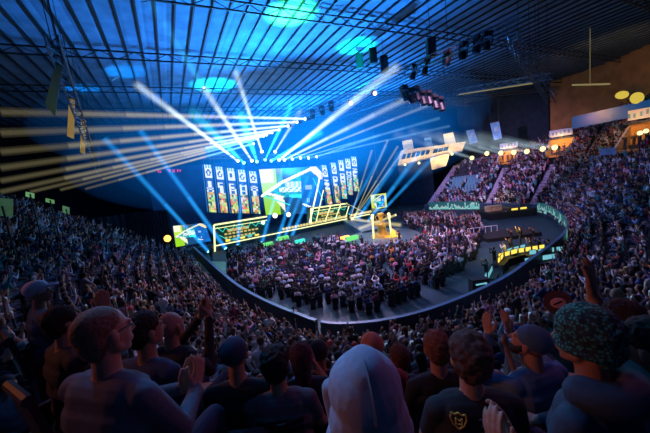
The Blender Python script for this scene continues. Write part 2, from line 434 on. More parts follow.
# ---- LED displays: every pixel of a screen is a face with its own colour
def screen_mesh(name, A, B, C_, D, nx, ny, fn, parent, th=.12):
    """A top-left, B top-right, C bottom-right, D bottom-left in the world; fn(u, v) -> rgb"""
    A, B, C_, D = map(Vector, (A, B, C_, D)); vs = []; fs = []; cols = []
    for j in range(ny + 1):
        for i in range(nx + 1):
            u, v = i / nx, j / ny; vs.append(tuple(A.lerp(B, u).lerp(D.lerp(C_, u), v)))
    for j in range(ny):
        for i in range(nx):
            a = j * (nx + 1) + i; fs.append((a, a + nx + 1, a + nx + 2, a + 1)); cols.append(fn((i + .5) / nx, (j + .5) / ny))
    me = bpy.data.meshes.new(name); me.from_pydata(vs, [], fs); me.materials.append(M['screen'])
    ca = me.color_attributes.new('Col', 'FLOAT_COLOR', 'CORNER')
    arr = np.repeat(np.array([(*c, 1) for c in cols], dtype=np.float32), 4, axis=0); ca.data.foreach_set('color', arr.ravel())
    ob = bpy.data.objects.new(name, me); COL.objects.link(ob)
    n = (B - A).cross(D - A).normalized() * th      # casing box just behind
    if n.dot(SB) < 0: n = -n
    mb = MB(); e = n * .1
    mb.add([A + e, B + e, C_ + e, D + e, A + n, B + n, C_ + n, D + n], [(0, 1, 2, 3), (7, 6, 5, 4), (0, 4, 5, 1), (1, 5, 6, 2), (2, 6, 7, 3), (3, 7, 4, 0)])
    cs = mb.build('casing', M['black'])
    for x in (ob, cs):
        x.parent = parent; x.matrix_parent_inverse = parent.matrix_basis.inverted()
    return ob
GLY = ["0110100101101001", "1111100110011111", "1001111110011001", "1110100010001110", "0110011001100110", "1111001001001111"]
def card(seed, palette):
    r = random.Random(seed); g1 = r.choice(GLY); g2 = r.choice(GLY)
    tint = r.choice(palette); mos = {}
    def fn(u, v):
        i, j = int(u * 8), int(v * 44)
        if v < .06: return (.15, .5, .8) if i % 3 else (.9, 1, 1)
        if v < .27:
            x, y = (u - .5) / .34, (v - .165) / .07
            rr = x * x + y * y
            if (seed % 5 == 2 and abs(u - .45) < .16 and .11 < v < .21) or (seed % 5 != 2 and .30 < rr < 1.0 and not (seed % 2 and x > .4 and y < 0)): return (.05, .12, .30)
            return (.85, .95, 1.0)
        if v < .33: return (.03, .10, .35)
        if v < .56:
            jj = int((v - .33) / .23 * 8); gi = g1 if jj < 4 else g2
            on = gi[(jj % 4) * 4 + min(3, int(u * 4))] == '1'
            return (.85, .92, 1.0) if on else (.04, .15, .45)
        k = (i // 2, j // 2)
        if k not in mos:
            h = r.random(); f = (v - .56) / .44
            base = [(.95, .8, .25), (.55, .85, .2), (.95, .35, .12), (1, .95, .75), tint, (.08, .2, .1)][int(h * 6)]
            mos[k] = tuple(c * (.55 + .5 * r.random()) for c in base)
        return mos[k]
    return fn
pal = [(.1, .8, .85), (.95, .25, .35), (.2, .6, 1), (.9, .9, .3), (.1, .75, .5)]
LT = [(207.5, 164.5), (219, 166.5), (230.5, 168), (241.5, 169.5), (252.5, 171)]
LB = [(213, 212), (224.5, 212.5), (235.5, 213), (246, 213), (257, 213.5)]
RT_ = [(324, 165), (333.2, 162.5), (340.8, 160), (347.6, 158.5), (353.8, 156.5)]
RB = [(330.5, 207), (338.3, 202.5), (344.8, 198.5), (350.5, 194.5), (356.6, 191)]
what = ['a dark ring sign on white at its head and red and yellow tiles', 'a dark C shape at its head and green and yellow tiles', 'a plain block at its head and a teal middle', 'a round dark badge and pale pink tiles', 'a thin ring badge and green tiles at its foot']
def strip(k, t, b, wpx, side, seed):
    name_side = 'nearer the side screen' if side == 'L' else 'beyond the main screen'
    lab = f"tall hanging LED strip, {ORD[k]} {'from the green side screen' if side == 'L' else 'beyond the main screen'}, {['orange and green tiles','green and yellow tiles','teal and olive tiles','pink and blue tiles','pale green tiles'][k]}"
    e = empty('banner_screen', sp(*t), lab, 'screen', 'hanging LED strips beside the main screen')
    A, B, C_, D = sp(t[0] - wpx / 2, t[1]), sp(t[0] + wpx / 2, t[1] + .4), sp(b[0] + wpx / 2, b[1] + .4), sp(b[0] - wpx / 2, b[1])
    screen_mesh('display', A, B, C_, D, 8, 44, card(seed, pal), e)
    cables([P + SB * .1 for P in (A, B)], e, M['truss'], 17.5)
    m2 = MB(); m2.tube(A + SB * .1 - SU * .25, D + SB * .1 - SU * .25, .05, n=5); m2.build('edge_tube', mat('edge_blue', (0, 0, 0), emit=(.05, .35, .9), es=.7) if 'edge_blue' not in bpy.data.materials else bpy.data.materials['edge_blue'], e)
for k in range(5): strip(k, LT[k], LB[k], 7.0, 'L', 10 + k)
for k in range(5): strip(k, RT_[k], RB[k], 4.8, 'R', 20 + k)
# ---- main picture on the centre and side screens
def keyart(u, v):
    def seg(x0, y0, x1, y1):
        t = max(0, min(1, ((u - x0) * (x1 - x0) + (v - y0) * (y1 - y0)) / ((x1 - x0) ** 2 + (y1 - y0) ** 2)))
        return math.hypot(u - x0 - t * (x1 - x0), v - y0 - t * (y1 - y0))
    d = min(seg(0.05, .52, .32, .30), seg(.32, .30, .83, .03), seg(.05, .52, .30, .62))
    if d < .028: return (1, .98, .80)
    if seg(.83, .03, .98, .22) < .06: return (1.0, .82, .45)
    inside = u > .05 and v > .52 - (u - .05) * .8 and v < .62 + (u - .3) * .12 and u < .62
    if inside:
        if .40 < v < .52 and .26 < u < .64: return (.95, 1, .95) if (int(u * 30) * 7 + int(v * 26)) % 3 else (.15, .6, .6)
        if .30 < v < .40 and .36 < u < .62: return (.95, .75, .6) if int(u * 28) % 2 else (.3, .8, .8)
        if v > .58 and u > .42: return (.05, .95, .85)
        return (.02, .55, .55) if (int(u * 14) + int(v * 12)) % 2 else (.02, .32, .42)
    if u < .34:
        a = math.atan2(v - .52, u - .04)
        if v > .52:
            if seg(.22, .62, .40, .95) < .06 and v > .6: return (1, .95, .75)
            return (.35, .75, .02) if u < .25 else (.02, .12, .08)
        if u < .2 and v < .3: return (.98, 1.0, .75)
        if u < .24: return (.55, .88, .08)
        return (.10, .42, .15) if v > .12 else (.25, .28, .35)
    if u > .62:
        if .70 < u < .80 and .38 < v < .48: return (.35, .55, 1)
        if .70 < u < .78 and .66 < v < .76 and int(u * 60) % 2: return (.4, .8, 1)
        if seg(.66, .80, .78, .86) < .02: return (.9, 1, 1)
        return (.005, .13, .55) if (int(u * 8) + int(v * 6)) % 3 else (.005, .18, .65)
    if v > .62: return (.01, .08, .22)
    if v < .3: return (.05, .10, .16)
    return (.01, .20, .42)
e = empty('main_screen', sp(290, 190, 4), 'huge main LED screen with green and white rays and a cyan arrow', 'screen')
screen_mesh('display', sp(259, 169.5, 4), sp(323, 166, 4), sp(322, 213, 4), sp(266, 215, 4), 72, 54, keyart, e, .3)
cables([sp(x, 168, 4.3) for x in (264, 290, 318)], e, M['truss'], 17.6)
e = empty('side_screen', sp(190, 235, 2), 'green and yellow side screen at the near end of the stage, on the floor', 'screen', 'side screens')
screen_mesh('display', sp(173, 226, 2), sp(205, 223, 2), sp(211, 241, 2), sp(176, 247, 2), 44, 30, keyart, e, .3)
for x, y in ((178, 246), (207, 241)): mb = MB(); p = sp(x, y, 2.2); mb.box((p.x, p.y, p.z / 2), (.2, .2, p.z)); mb.build('stand', M['black'], e)
e = empty('side_screen', sp(378, 203, 6), 'small yellow framed side screen beyond the stage, above the floor crowd', 'screen', 'side screens')
screen_mesh('display', sp(370.5, 195, 6), sp(386, 193, 6), sp(387, 207, 6), sp(372, 210, 6), 30, 24, lambda u, v: keyart(u, v) if .12 < u < .88 and .1 < v < .9 else (.75, .8, .15), e, .3)
mb = MB(); p = sp(379, 194, 6.1); mb.tube(p, (p.x, p.y, 18), .05, n=4); mb.build('hanging_cable', M['truss'], e)

# ---- neon architecture: near player booth, far player booth, arrow outline
def tubes(pts, w, name, m, parent, r=.12):
    mb = MB()
    P = [sp(x, y, w) for x, y in pts]
    for a, b in zip(P, P[1:]):
        mb.tube(a, b, r, n=6); mb.sph(a, r * 1.02, 6, 4)
    return mb.build(name, m, parent)
def booth(quad, w, lab, seed):
    e = empty('player_booth', sp(quad[3][0], quad[3][1], w), lab, 'player booth', 'player booths on the main stage')
    A, B, C_, D = [sp(x, y, w) for x, y in quad]
    mb = MB(); off = SB * 1.8
    mb.quad3(A + off, B + off, C_ + off, D + off, .15); mb.build('rear_panel', mat('booth_panel', (.02, .12, .10), .5, noise=1), e)
    mb = MB(); mb.quad3(A, B, B + off, A + off, .1); mb.build('roof_panel', M['black'], e)
    mb = MB()
    for a, b in ((A, B), (D, A)): mb.tube(a, b, .13, n=6)
    mb.build('neon_frame', M['neon_y'], e)
    mb = MB(); mb.tube(D, C_, .08, n=6); mb.tube(A.lerp(D, .15) + SB * .3, B.lerp(C_, .15) + SB * .3, .05, n=5)
    mb.build('neon_sill', M['neon_y'], e)
    r = random.Random(seed); mb = MB()
    U = lambda u, v: A.lerp(B, u).lerp(D.lerp(C_, u), v)
    for k in range(6):
        u0 = .06 + k * .155; P = [U(u0, .12 + .1 * (k % 2)), U(u0 + .10, .34), U(u0 + .17, .14)]
        P = [p + SB * .8 for p in P]
        for a, b in zip(P, P[1:]): mb.tube(a, b, .045, n=5)
    mb.tube(U(.25, .7) + SB, U(.75, .62) + SB, .05, n=5); mb.tube(U(.1, .45) + SB, U(.35, .85) + SB, .05, n=5)
    mb.build('neon_zigzag', M['neon_c'], e)
    mb = MB()
    for k in range(5):
        c = U(.24 + k * .13, .80) + SB * .7; mb.box(c, (1.15, .5, .35), SR, 0)
    mb.build('desk', M['black'], e)
    for k in range(5):
        c = U(.24 + k * .13, .80) + SB * .6 + Vector((0, 0, .45)); mb = MB(); mb.box(c, (.7, .08, .42), SR); mb.build('monitor', M['sscreen'] if k % 2 else M['yscreen'], e)
    for v_ in (.46, .60):
        mb = MB()
        for k in range(9):
            if r.random() < .85: mb.box(U(.22 + k * .072, v_) + SB * 1.3, (.42, .1, .26), SR)
        mb.build('light_row', mat('warm_row', (0, 0, 0), emit=(.9, .75, .25), es=.7), e)
    mb = MB()
    for k in range(4): mb.box(U(.3 + k * .1, .33) + SB * 1.2, (.8, .1, .45), SR)
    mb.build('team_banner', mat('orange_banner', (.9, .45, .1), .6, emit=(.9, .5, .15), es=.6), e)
    return e
booth([(214, 225), (267, 216.5), (272, 241), (215, 252)], -.2, 'green neon framed player booth at the near end of the stage', 1)
booth([(311, 208.5), (347, 203.5), (353, 222), (311, 231)], 1.0, 'slanted neon player booth at the far end of the stage', 2)
ar = empty('neon_arrow', sp(300, 185, 2.5), 'large white neon arrow outline standing in front of the main screen', 'neon sign')
tubes([(262, 196), (283, 181.5), (310, 169), (320.5, 172.5)], 2.5, 'upper_tube', M['neon_w'], ar, .2)
tubes([(262, 196), (276, 200), (290, 205)], 2.5, 'lower_tube', M['neon_c'], ar, .1)
tubes([(320.5, 172.5), (318, 186), (313, 208), (307, 234)], 2.4, 'mast_tube', M['neon_w'], ar, .13)
tubes([(313, 178), (323, 200)], 2.6, 'brace_tube', M['neon_c'], ar, .06)
for k, (a, b) in enumerate((((323.5, 190), (313.5, 233)), ((331, 205), (321, 233)), ((341, 203.5), (331, 231.5)), ((349, 206), (342, 229)))):
    mb = MB(); mb.tube(sp(*a, .6), sp(*b, .6), .085, n=6)
    tag(mb.build('neon_bar', M['neon_y']), f'slanted pale neon bar across the far player booth, {ORD[k]} from the white arrow', 'neon bar', 'slanted neon bars')
rr = empty('neon_roofline', sp(347, 203, .8), 'yellow neon roofline running down from the far player booth to the floor', 'neon sign')
tubes([(345, 203.2), (352, 206), (365, 213), (377, 221)], .8, 'roof_tube', mat('neon_dim', (0, 0, 0), emit=(.7, .75, .4), es=.6), rr, .08)
mb = MB(); mb.tube(sp(377, 221, .8), (sp(377, 221, .8).x, sp(377, 221, .8).y, 1.0), .08, n=6); mb.build('foot_post', M['truss'], rr)
for k, (x, y, r) in enumerate(((275, 215.5, .45), (288.5, 214.5, .42), (263, 222.5, .34))):
    e = empty('blinder_lamp', sp(x, y, 1.5), ['round white lamp below the main screen, nearer the strips', 'round white lamp below the middle of the main screen', 'smaller round white lamp above the near player booth corner'][k], 'stage lamp', 'round white stage lamps')
    c = sp(x, y, 1.5); mb = MB(); mb.tube(c, c + SB * .5, r * 1.1, r * .8, 14); mb.build('housing', M['black'], e)
    mb = MB(); mb.sph(c, r, 12, 8); mb.build('lens', M['neon_w'], e)
    mb = MB(); mb.tube(c + SB * .3, (c.x + SB.x * .3, c.y + SB.y * .3, 1.0), .07, n=5); mb.build('stand', M['black'], e)
# green and yellow light pieces on the deck
for k, (x, y, m_, s_) in enumerate(((352, 238, 'neon_g', .5), (345, 237.5, 'lamp_o', .35), (283, 238, 'neon_g', .5), (300, 241, 'neon_c', .4), (268, 244, 'neon_g', .4))):
    c = at_z(x, y, 1.25); mb = MB(); mb.box(c, (1.6 * s_ * 2, .5, s_), SR); mb.tube((c.x, c.y, 0), c, .06, n=5, mi=1)
    tag(mb.build('floor_light', [bpy.data.materials[{'neon_g': 'neon_green', 'lamp_o': 'lamp_orange', 'neon_c': 'neon_cyan'}[m_]], M['black']]), ['green glowing floor light at the far end of the stage', 'orange floor light beside the green one at the far booth', 'green floor light under the main screen', 'cyan floor light at the middle of the stage front', 'green floor light beside the near player booth'][k], 'floor light')
ol = sp(167.5, 238.5, 2); e = empty('warning_lamp', ol, 'glowing orange lamp beside the green side screen', 'lamp')
mb = MB(); mb.sph(ol, .5, 10, 7); mb.build('bulb', M['lamp_o'], e)
mb = MB(); mb.tube((ol.x, ol.y, 0), ol, .08, n=6); mb.build('stand', M['black'], e)
spot(sp(150, 225, 1) , ol, 60, (1, .4, .08), 90)

# ------------------------------------------------------------------ balcony box, its banners, far stand stairs and entrances
def pd(x, y, D): return at_d(x, y, D)
DB = 74
bx = empty('press_box', pd(399, 164, DB), 'long cream press box with a row of windows, lit warm, above the far stand', 'press box')
A, B, C_, D_ = pd(401, 150.5, DB), pd(466, 141.5, DB), pd(462, 151, DB), pd(397, 166, DB)
off = Vector((-.1, 5, 0))
M['cream_lit'] = M['cream']
mb = MB(); mb.quad3(A, B, C_, D_, -.01)
mb = MB()
mb.add([A, B, C_, D_, A + off, B + off, C_ + off, D_ + off], [(0, 3, 2, 1), (4, 5, 6, 7), (0, 1, 5, 4), (1, 2, 6, 5), (2, 3, 7, 6), (3, 0, 4, 7)])
mb.build('box_body', M['cream'], bx)
E1, F1, G1 = pd(430, 158, DB - .3), pd(450, 153, DB - .3), pd(446, 166, DB - .3); H1 = pd(432, 170, DB - .3)
mb = MB(); mb.quad3(E1, F1, G1, H1, -.5); mb.build('lower_bay', M['cream'], bx)
for k in range(9):
    u0 = .05 + k * .075; u1 = u0 + .055
    if k > 5: u0 = .05 + k * .078 + .02; u1 = u0 + .07
    P = [A.lerp(B, u).lerp(D_.lerp(C_, u), v) + Vector((0, -.12, 0)) for u, v in ((u0, .28), (u1, .28), (u1, .62), (u0, .62))]
    mb = MB(); mb.quad3(*P, .06); mb.build('window', M['glass'], bx)
mb = MB(); mb.tube(D_ + Vector((0, -.3, 0)), C_ + Vector((0, -.3, 0)), .12, n=5); mb.build('lower_rail', M['truss'], bx)
for x, y in ((405, 163.5), (419, 162), (438, 158), (452, 153)):
    c = pd(x, y + 1, DB - .8); mb = MB(); mb.sph(c, .32); mb.build('bulb', M['lamp_y'], bx)
for x, y in ((404, 170), (425, 168), (448, 163)):
    spot(pd(x, y, DB - 4), pd(x, y - 14, DB), 900, (1, .78, .42), 120)
# support drape wall below the box
mb = MB(); a, b = pd(398, 166, DB + 1), pd(432, 160, DB + 1)
mb.add([a, b, (b.x, b.y, 0), (a.x, a.y, 0)], [(0, 1, 2, 3)]); tag(mb.build('wall_under_press_box', M['drape']), kind='structure')
bn = [(402, 141, 412, 139, 415, 156, 405, 158, 'cream_b', 'pale yellow glowing banner at the stage end of the press box roof', DB + 1),
      (424, 138, 431, 137, 434, 152, 426, 153, 'blueb', 'blue and white banner over the middle of the press box', DB + 1),
      (443, 134, 453, 132, 457, 147, 446, 149, 'cream_b', 'glowing cream banner at the stand end of the press box roof', DB + 1),
      (466, 131, 474, 129.5, 478, 142, 470, 144, 'blueb', 'dim blue banner hanging just past the press box', DB - 2),
      (490, 123.5, 499, 121.5, 502, 138, 494, 140, 'blueb', 'pale blue banner hanging over the far stand lamps', DB - 6)]
M['cream_b'] = mat('cream_banner_glow', (.9, .78, .45), .8, emit=(1, .8, .4), es=.35); M['blueb'] = M['banner']  # cream cloth glows by itself in place of light falling on it
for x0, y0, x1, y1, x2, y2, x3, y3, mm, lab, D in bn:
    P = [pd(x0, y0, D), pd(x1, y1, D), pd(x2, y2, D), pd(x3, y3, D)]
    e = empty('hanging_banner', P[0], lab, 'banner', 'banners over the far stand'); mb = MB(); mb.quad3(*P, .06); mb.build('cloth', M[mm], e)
    mb = MB(); mb.tube(P[0], P[1], .08, n=5); mb.tube(P[3], P[2], .08, n=5); mb.build('bar', M['truss'], e)
    cables(P[:2], e)
    if mm == 'blueb':
        c = (P[0] + P[1] + P[2] + P[3]) / 4; mb = MB(); mb.sph(c + Vector((0, -.12, .3)), (.5, .06, .5), 10, 6); mb.build('printed_mark', mat('pale_mark', (.6, .75, .8)), e)
spot(pd(447, 170, DB - 12), pd(450, 138, DB), 2500, (1, .85, .55), 40)
spot(pd(490, 150, DB - 22), pd(490, 131, DB - 5), 1600, (.5, .8, 1), 50)
# red glyph sign on the far drape
e = empty('led_sign', pd(165, 172, 60), 'small dim red LED sign high on the dark drape beside the stage', 'sign')
rs = MB()
for x, pts in ((158, ((0, 0, 0, 4), (0, 4, 3, 4), (3, 4, 3, 2), (3, 2, 0, 2))), (167, ((0, 0, 3, 0), (3, 0, 3, 4), (1, 2, 3, 2))), (172.5, ((0, 0, 2.5, 4), (2.5, 0, 0, 4))), (177.5, ((0, 4, 0, 0), (0, 0, 3, 3), (3, 3, 3, 0)))):
    for a in pts: rs.tube(pd(x + a[0], 170.5 - .06 * x / 10 + a[1] * .7, 60), pd(x + a[2], 170.5 - .06 * x / 10 + a[3] * .7, 60), .07, n=4)
rs.build('lettering', M['led_r'], e)
mb = MB(); mb.quad3(pd(154, 168.6, 60.4), pd(183, 167.2, 60.4), pd(183, 174, 60.4), pd(154, 175.4, 60.4), .1); mb.build('sign_board', M['black'], e)
cables([pd(x, 168.6, 60.5) for x in (158, 178)], e)

# stairs: pale aisles down the bowl
def nearest_s(x, y, f):
    best = None
    for i in range(0, NS, 1):
        p = px_of(BL[i].lerp(TL[i], f))
        if p is None: continue
        d = math.hypot(p[0] - x, p[1] - y)
        if best is None or d < best[0]: best = (d, i / (NS - 1))
    return best[1]
AIS = []
def aisle(s, f0, f1, wid, lab, m='stair'):
    AIS.append((s, f0, f1, wid))
    mb = MB()
    for k in range(int(f0 * NR), int(f1 * NR)):
        for j in (0, 1):
            f = (k + .5 * j) / NR; p = surf(s, f); p2 = surf(s, f + .5 / NR)
            z = Z0 + (surf(s, 1).z - Z0) * k / NR; dz = (surf(s, 1).z - Z0) / NR / 2
            d = (p2 - p); d.z = 0; L = d.length; d.normalize(); n = Vector((-d.y, d.x, 0))
            q = Matrix((n, d, Vector((0, 0, 1)))).transposed(); c = (p + p2) / 2
            h = .12 + dz * j
            mb.box((c.x, c.y, z + h / 2), (wid, L, h), q)
    tag(mb.build('aisle_stairs', M[m]), lab, 'stairs', 'pale aisle stairs in the bowl')
s1 = nearest_s(487, 212, .05); s2 = nearest_s(531, 212, .05); s3 = nearest_s(590, 150, .6)
for nm, x, y, D, f, s in (('a', 503, 171, 62, .72, s1), ('b', 568, 166, 56, .66, s2), ('c', 637, 159, 46, .60, s3)): pass
aisle(s1, 0, .70, 1.0, 'pale stairs below the orange entrance nearest the press box')
aisle(s2, 0, .60, 1.0, 'pale stairs below the middle orange entrance')
aisle(s3, .35, .98, .9, 'narrow stairs climbing to the blue glowing gallery')
sA = nearest_s(95, 232, .5) if False else .045
aisle(1.0 - .004, 0, .98, 1.2, 'bright stairs along the edge of the far stand, below the press box')
aisle(.012, .1, .98, 1.0, 'dim stairs along the open edge of the stand beside the drape')
aisle(.10, .3, .98, .9, 'dim stairs in the stand nearest the hanging white banners')
VOM = []
def vomitory(s, f0, f1, wid, lab, slab, seed):
    """a walled opening cut down into the stand, lit orange inside, with a sign board over it"""
    VOM.append((s, f0, f1, wid))
    p0 = surf(s, f0); p1 = surf(s, f1); d = p1 - p0; d.z = 0; L = d.length; d.normalize(); n = Vector((-d.y, d.x, 0))
    zt = p1.z + 1.7; zb = p0.z - .1
    e = empty('entrance', (p0.x, p0.y, zb), lab, 'entrance', 'lit entrances in the far stand')
    q = Matrix((n, d, Vector((0, 0, 1)))).transposed()
    mb = MB(); c = p1.copy(); mb.box((c.x, c.y, (zt + zb) / 2), (wid, .25, zt - zb), q); mb.build('back_wall', M['orange'], e)
    for s_ in (-1, 1):
        mb = MB(); a = p0 + n * (s_ * wid / 2); b = p1 + n * (s_ * wid / 2)
        t = n * .12
        mb.add([(a.x - t.x, a.y - t.y, zb), (a.x + t.x, a.y + t.y, zb), (b.x + t.x, b.y + t.y, zb), (b.x - t.x, b.y - t.y, zb),
                (a.x - t.x, a.y - t.y, p0.z + 1.1), (a.x + t.x, a.y + t.y, p0.z + 1.1), (b.x + t.x, b.y + t.y, zt), (b.x - t.x, b.y - t.y, zt)], [(0, 3, 2, 1), (4, 5, 6, 7), (0, 1, 5, 4), (1, 2, 6, 5), (2, 3, 7, 6), (3, 0, 4, 7)])
        mb.build('side_wall', M['stair'], e)
    mb = MB(); c = p1 - d * .2; mb.box((c.x, c.y, zt + .15), (wid + .6, 1.2, .25), q); mb.build('lintel', M['steel'], e)
    mb = MB(); c = (p0 + p1) / 2; mb.box((c.x, c.y, zb + (p1.z - p0.z) * .35), (wid * .98, L, .3), q); mb.build('landing', M['orange'], e)
    sg = empty('sign_board', (p1.x, p1.y, zt + .4), slab, 'sign', 'white sign boards over the entrances')
    mb = MB(); c = p1 - d * .5; mb.box((c.x, c.y, zt + 1.05), (wid * .95, .12, 1.15), q); mb.build('panel', M['white'], sg)
    mb = MB()
    for k in (-1.1, -.55, 0, .6, 1.1): mb.box((c.x + n.x * k - d.x * .09, c.y + n.y * k - d.y * .09, zt + 1.05 + .12 * math.sin(k * 9)), (.22, .03, .5), q)
    mb.build('dark_mark', M['banner'], sg)
    mb = MB()
    for s_ in (-1, 1): mb.tube(c + n * (s_ * wid * .4) + Vector((0, 0, zt - c.z + .1)), c + n * (s_ * wid * .4) + Vector((0, 0, zt - c.z + .5)), .05, n=5)
    mb.build('post', M['steel'], sg)
    m_ = (p0 * .75 + p1 * .25); spot((m_.x - d.x, m_.y - d.y, p1.z + 1.6), (p1.x, p1.y, p1.z), 160 if seed == 6 else 500, (1, .55, .15), 130)
    for k in range(3):
        a = m_ + n * ((k - 1) * wid * .25) + d * (.3 * (k % 2)); STAND.append((a.x, a.y, zb + (p1.z - p0.z) * .35 + .15, k + seed))
STAND = []
vomitory(s1, .74, .86, 3.4, 'orange lit entrance opening nearest the press box, three people inside', 'white sign board above the entrance nearest the press box', 0)
vomitory(s2, .64, .78, 3.4, 'orange lit entrance opening in the middle of the far stand', 'white sign board above the middle entrance', 3)
s4 = nearest_s(640, 170, .6)
vomitory(s4, .52, .66, 2.6, 'dim orange entrance opening at the dark end of the stand', 'pale sign board over the dim orange entrance', 6)
tb = pd(607, 152, 47); e = empty('sign_board', tb, 'pale teal sign board standing alone among the crowd between two entrances', 'sign')
mb = MB(); mb.quad3(pd(599, 149, 47), pd(615, 147.5, 47), pd(616, 154, 47), pd(600, 155.5, 47), .1); mb.build('panel', M['banner'], e)
mb = MB(); q = pd(607, 155, 47.1); mb.tube(q, (q.x, q.y, q.z - 2.5), .05, n=5); mb.build('post', M['steel'], e)
# row of lamps along the top of the far stand
LAMPS = [(472, 158), (487, 153.5), (501, 153), (514, 152.5), (527, 151.5), (543, 149), (555, 147.5)]
lamp_pos = []
for k, (x, y) in enumerate(LAMPS):
    c = pd(x, y, 66 - k * 1.2); lamp_pos.append(c)
    e = empty('follow_spot', c, f'bright yellow spotlight on the rail above the far stand, {ORD[k]} from the press box', 'spotlight', 'spotlights along the far stand rail')
    d = (Vector((0, 30, 14)) - c).normalized()
    mb = MB(); mb.tube(c - d * .9, c, .3, .42, 12); mb.build('housing', M['black'], e)
    mb = MB(); mb.sph(c + d * .02, (.42,.42,.42), 10, 7); mb.build('lens', M['lamp_y'], e)
    mb = MB(); mb.tube(c - d * .4, (c.x - d.x * .4, c.y - d.y * .4, c.z - 1.4), .06, n=5); mb.build('stand', M['steel'], e)
for k, (x, y) in enumerate(((640, 133), (646, 131))):
    c = pd(x, y, 44); e = empty('work_lamp', c, ['small yellow lamp over the dim orange entrance, the one nearer the teal board', 'small yellow lamp over the dim orange entrance, at its outer side'][k], 'lamp', 'small lamps over the dim entrance')
    mb = MB(); mb.sph(c, .22); mb.build('bulb', M['lamp_y'], e)
    mb = MB(); mb.tube(c, c - Vector((0, 0, 2.2)), .04, n=5); mb.build('post', M['steel'], e)
# rail behind lamps
mb = MB()
for k in range(12):
    a = pd(462 + k * 9, 161 - k * 1.15, 67 - k * .8); b = pd(462 + (k + 1) * 9, 161 - (k + 1) * 1.15, 67 - (k + 1) * .8)
    mb.tube(a, b, .05, n=5); mb.tube(a, a - Vector((0, 0, 1.1)), .04, n=5)
tag(mb.build('guard_rail', M['truss']), 'thin metal guard rail along the top of the far stand', 'railing')
# gallery with its blue light put in as emission, ochre wall lamps
mb = MB(); P = [pd(x, y, 56) for x, y in ((572, 117), (652, 99), (652, 113), (572, 129))]
mb.quad3(*P, .2); gl = mb.build('gallery_glass', mat('gallery_blue', (.006, .03, .08), .3, emit=(.01, .20, .7), es=.22, noise=.35, vary=.8)); tag(gl, 'blue glowing glazed gallery along the top of the stand under the ochre wall', 'gallery')
for k, (x, y, D) in enumerate(((622, 95, 57), (637, 98, 56))):
    c = pd(x, y, D); e = empty('wall_uplight', c, ['dome shaped yellow lamp on the ochre wall, nearer the girder', 'round yellow lamp on the ochre wall beside the dome shaped one'][k], 'wall lamp', 'round lamps on the ochre wall')
    mb = MB(); mb.sph(c, (.85, .4, .5 if k == 0 else .7), 14, 8); mb.build('globe', mat('dull_globe', (0, 0, 0), emit=(.8, .6, .08), es=.8), e)
    mb = MB(); mb.tube(c, c + Vector((.4, 1.5, 0)), .12, n=6); mb.build('bracket', M['steel'], e)
spot(pd(600, 100, 46), pd(615, 92, 60), 1600, (1, .5, .15), 100)
spot(pd(585, 110, 48), pd(582, 108, 60), 250, (.8, .3, .9), 50)

# LED ribbon on the rink wall, with a pale skyline trace
def ribbon(x0, x1, z0, z1, lab, step=1):
    i0 = min(range(NS), key=lambda i: (BL[i] - at_z(*x0, Z0)).length); i1 = min(range(NS), key=lambda i: (BL[i] - at_z(*x1, Z0)).length)
    if i0 > i1: i0, i1 = i1, i0
    vs = []; fs = []; cols = []; r = random.Random(5); sub = 10
    pts = []
    for i in range(i0, i1):
        for j in range(sub): pts.append(BL[i].lerp(BL[i + 1], j / sub))
    nz = 6
    for k, p in enumerate(pts):
        a = pts[min(k + 1, len(pts) - 1)] - pts[max(k - 1, 0)]; n = Vector((-a.y, a.x, 0)).normalized() * .2
        for j in range(nz + 1): vs.append((p.x + n.x, p.y + n.y, z0 + (z1 - z0) * j / nz))
    h = 3
    for k in range(len(pts) - 1):
        if k % 4 == 0: h = r.choice([1, 2, 2, 3, 4, 5])
        for j in range(nz):
            a = k * (nz + 1) + j; fs.append((a, a + nz + 1, a + nz + 2, a + 1))
            cols.append((.25, .85, .80) if j < h - 1 else ((.7, 1, .95) if j == h - 1 else (.015, .16, .20)))
    me = bpy.data.meshes.new('led_ribbon'); me.from_pydata(vs, [], fs); me.materials.append(M['screen'])
    ca = me.color_attributes.new('Col', 'FLOAT_COLOR', 'CORNER'); ca.data.foreach_set('color', np.repeat(np.array([(*[q * .55 for q in c], 1) for c in cols], dtype=np.float32), 4, axis=0).ravel())
    o = bpy.data.objects.new('led_ribbon', me); COL.objects.link(o); tag(o, lab, 'LED ribbon', 'LED ribbons on the rink wall')
ribbon((536, 213), (566, 246), .5, 1.9, 'curved teal LED ribbon with a spiky skyline on the rink wall round the production desks')
ribbon((425, 212), (476, 212), .5, 1.9, 'straight teal LED ribbon on the rink wall below the far stand')

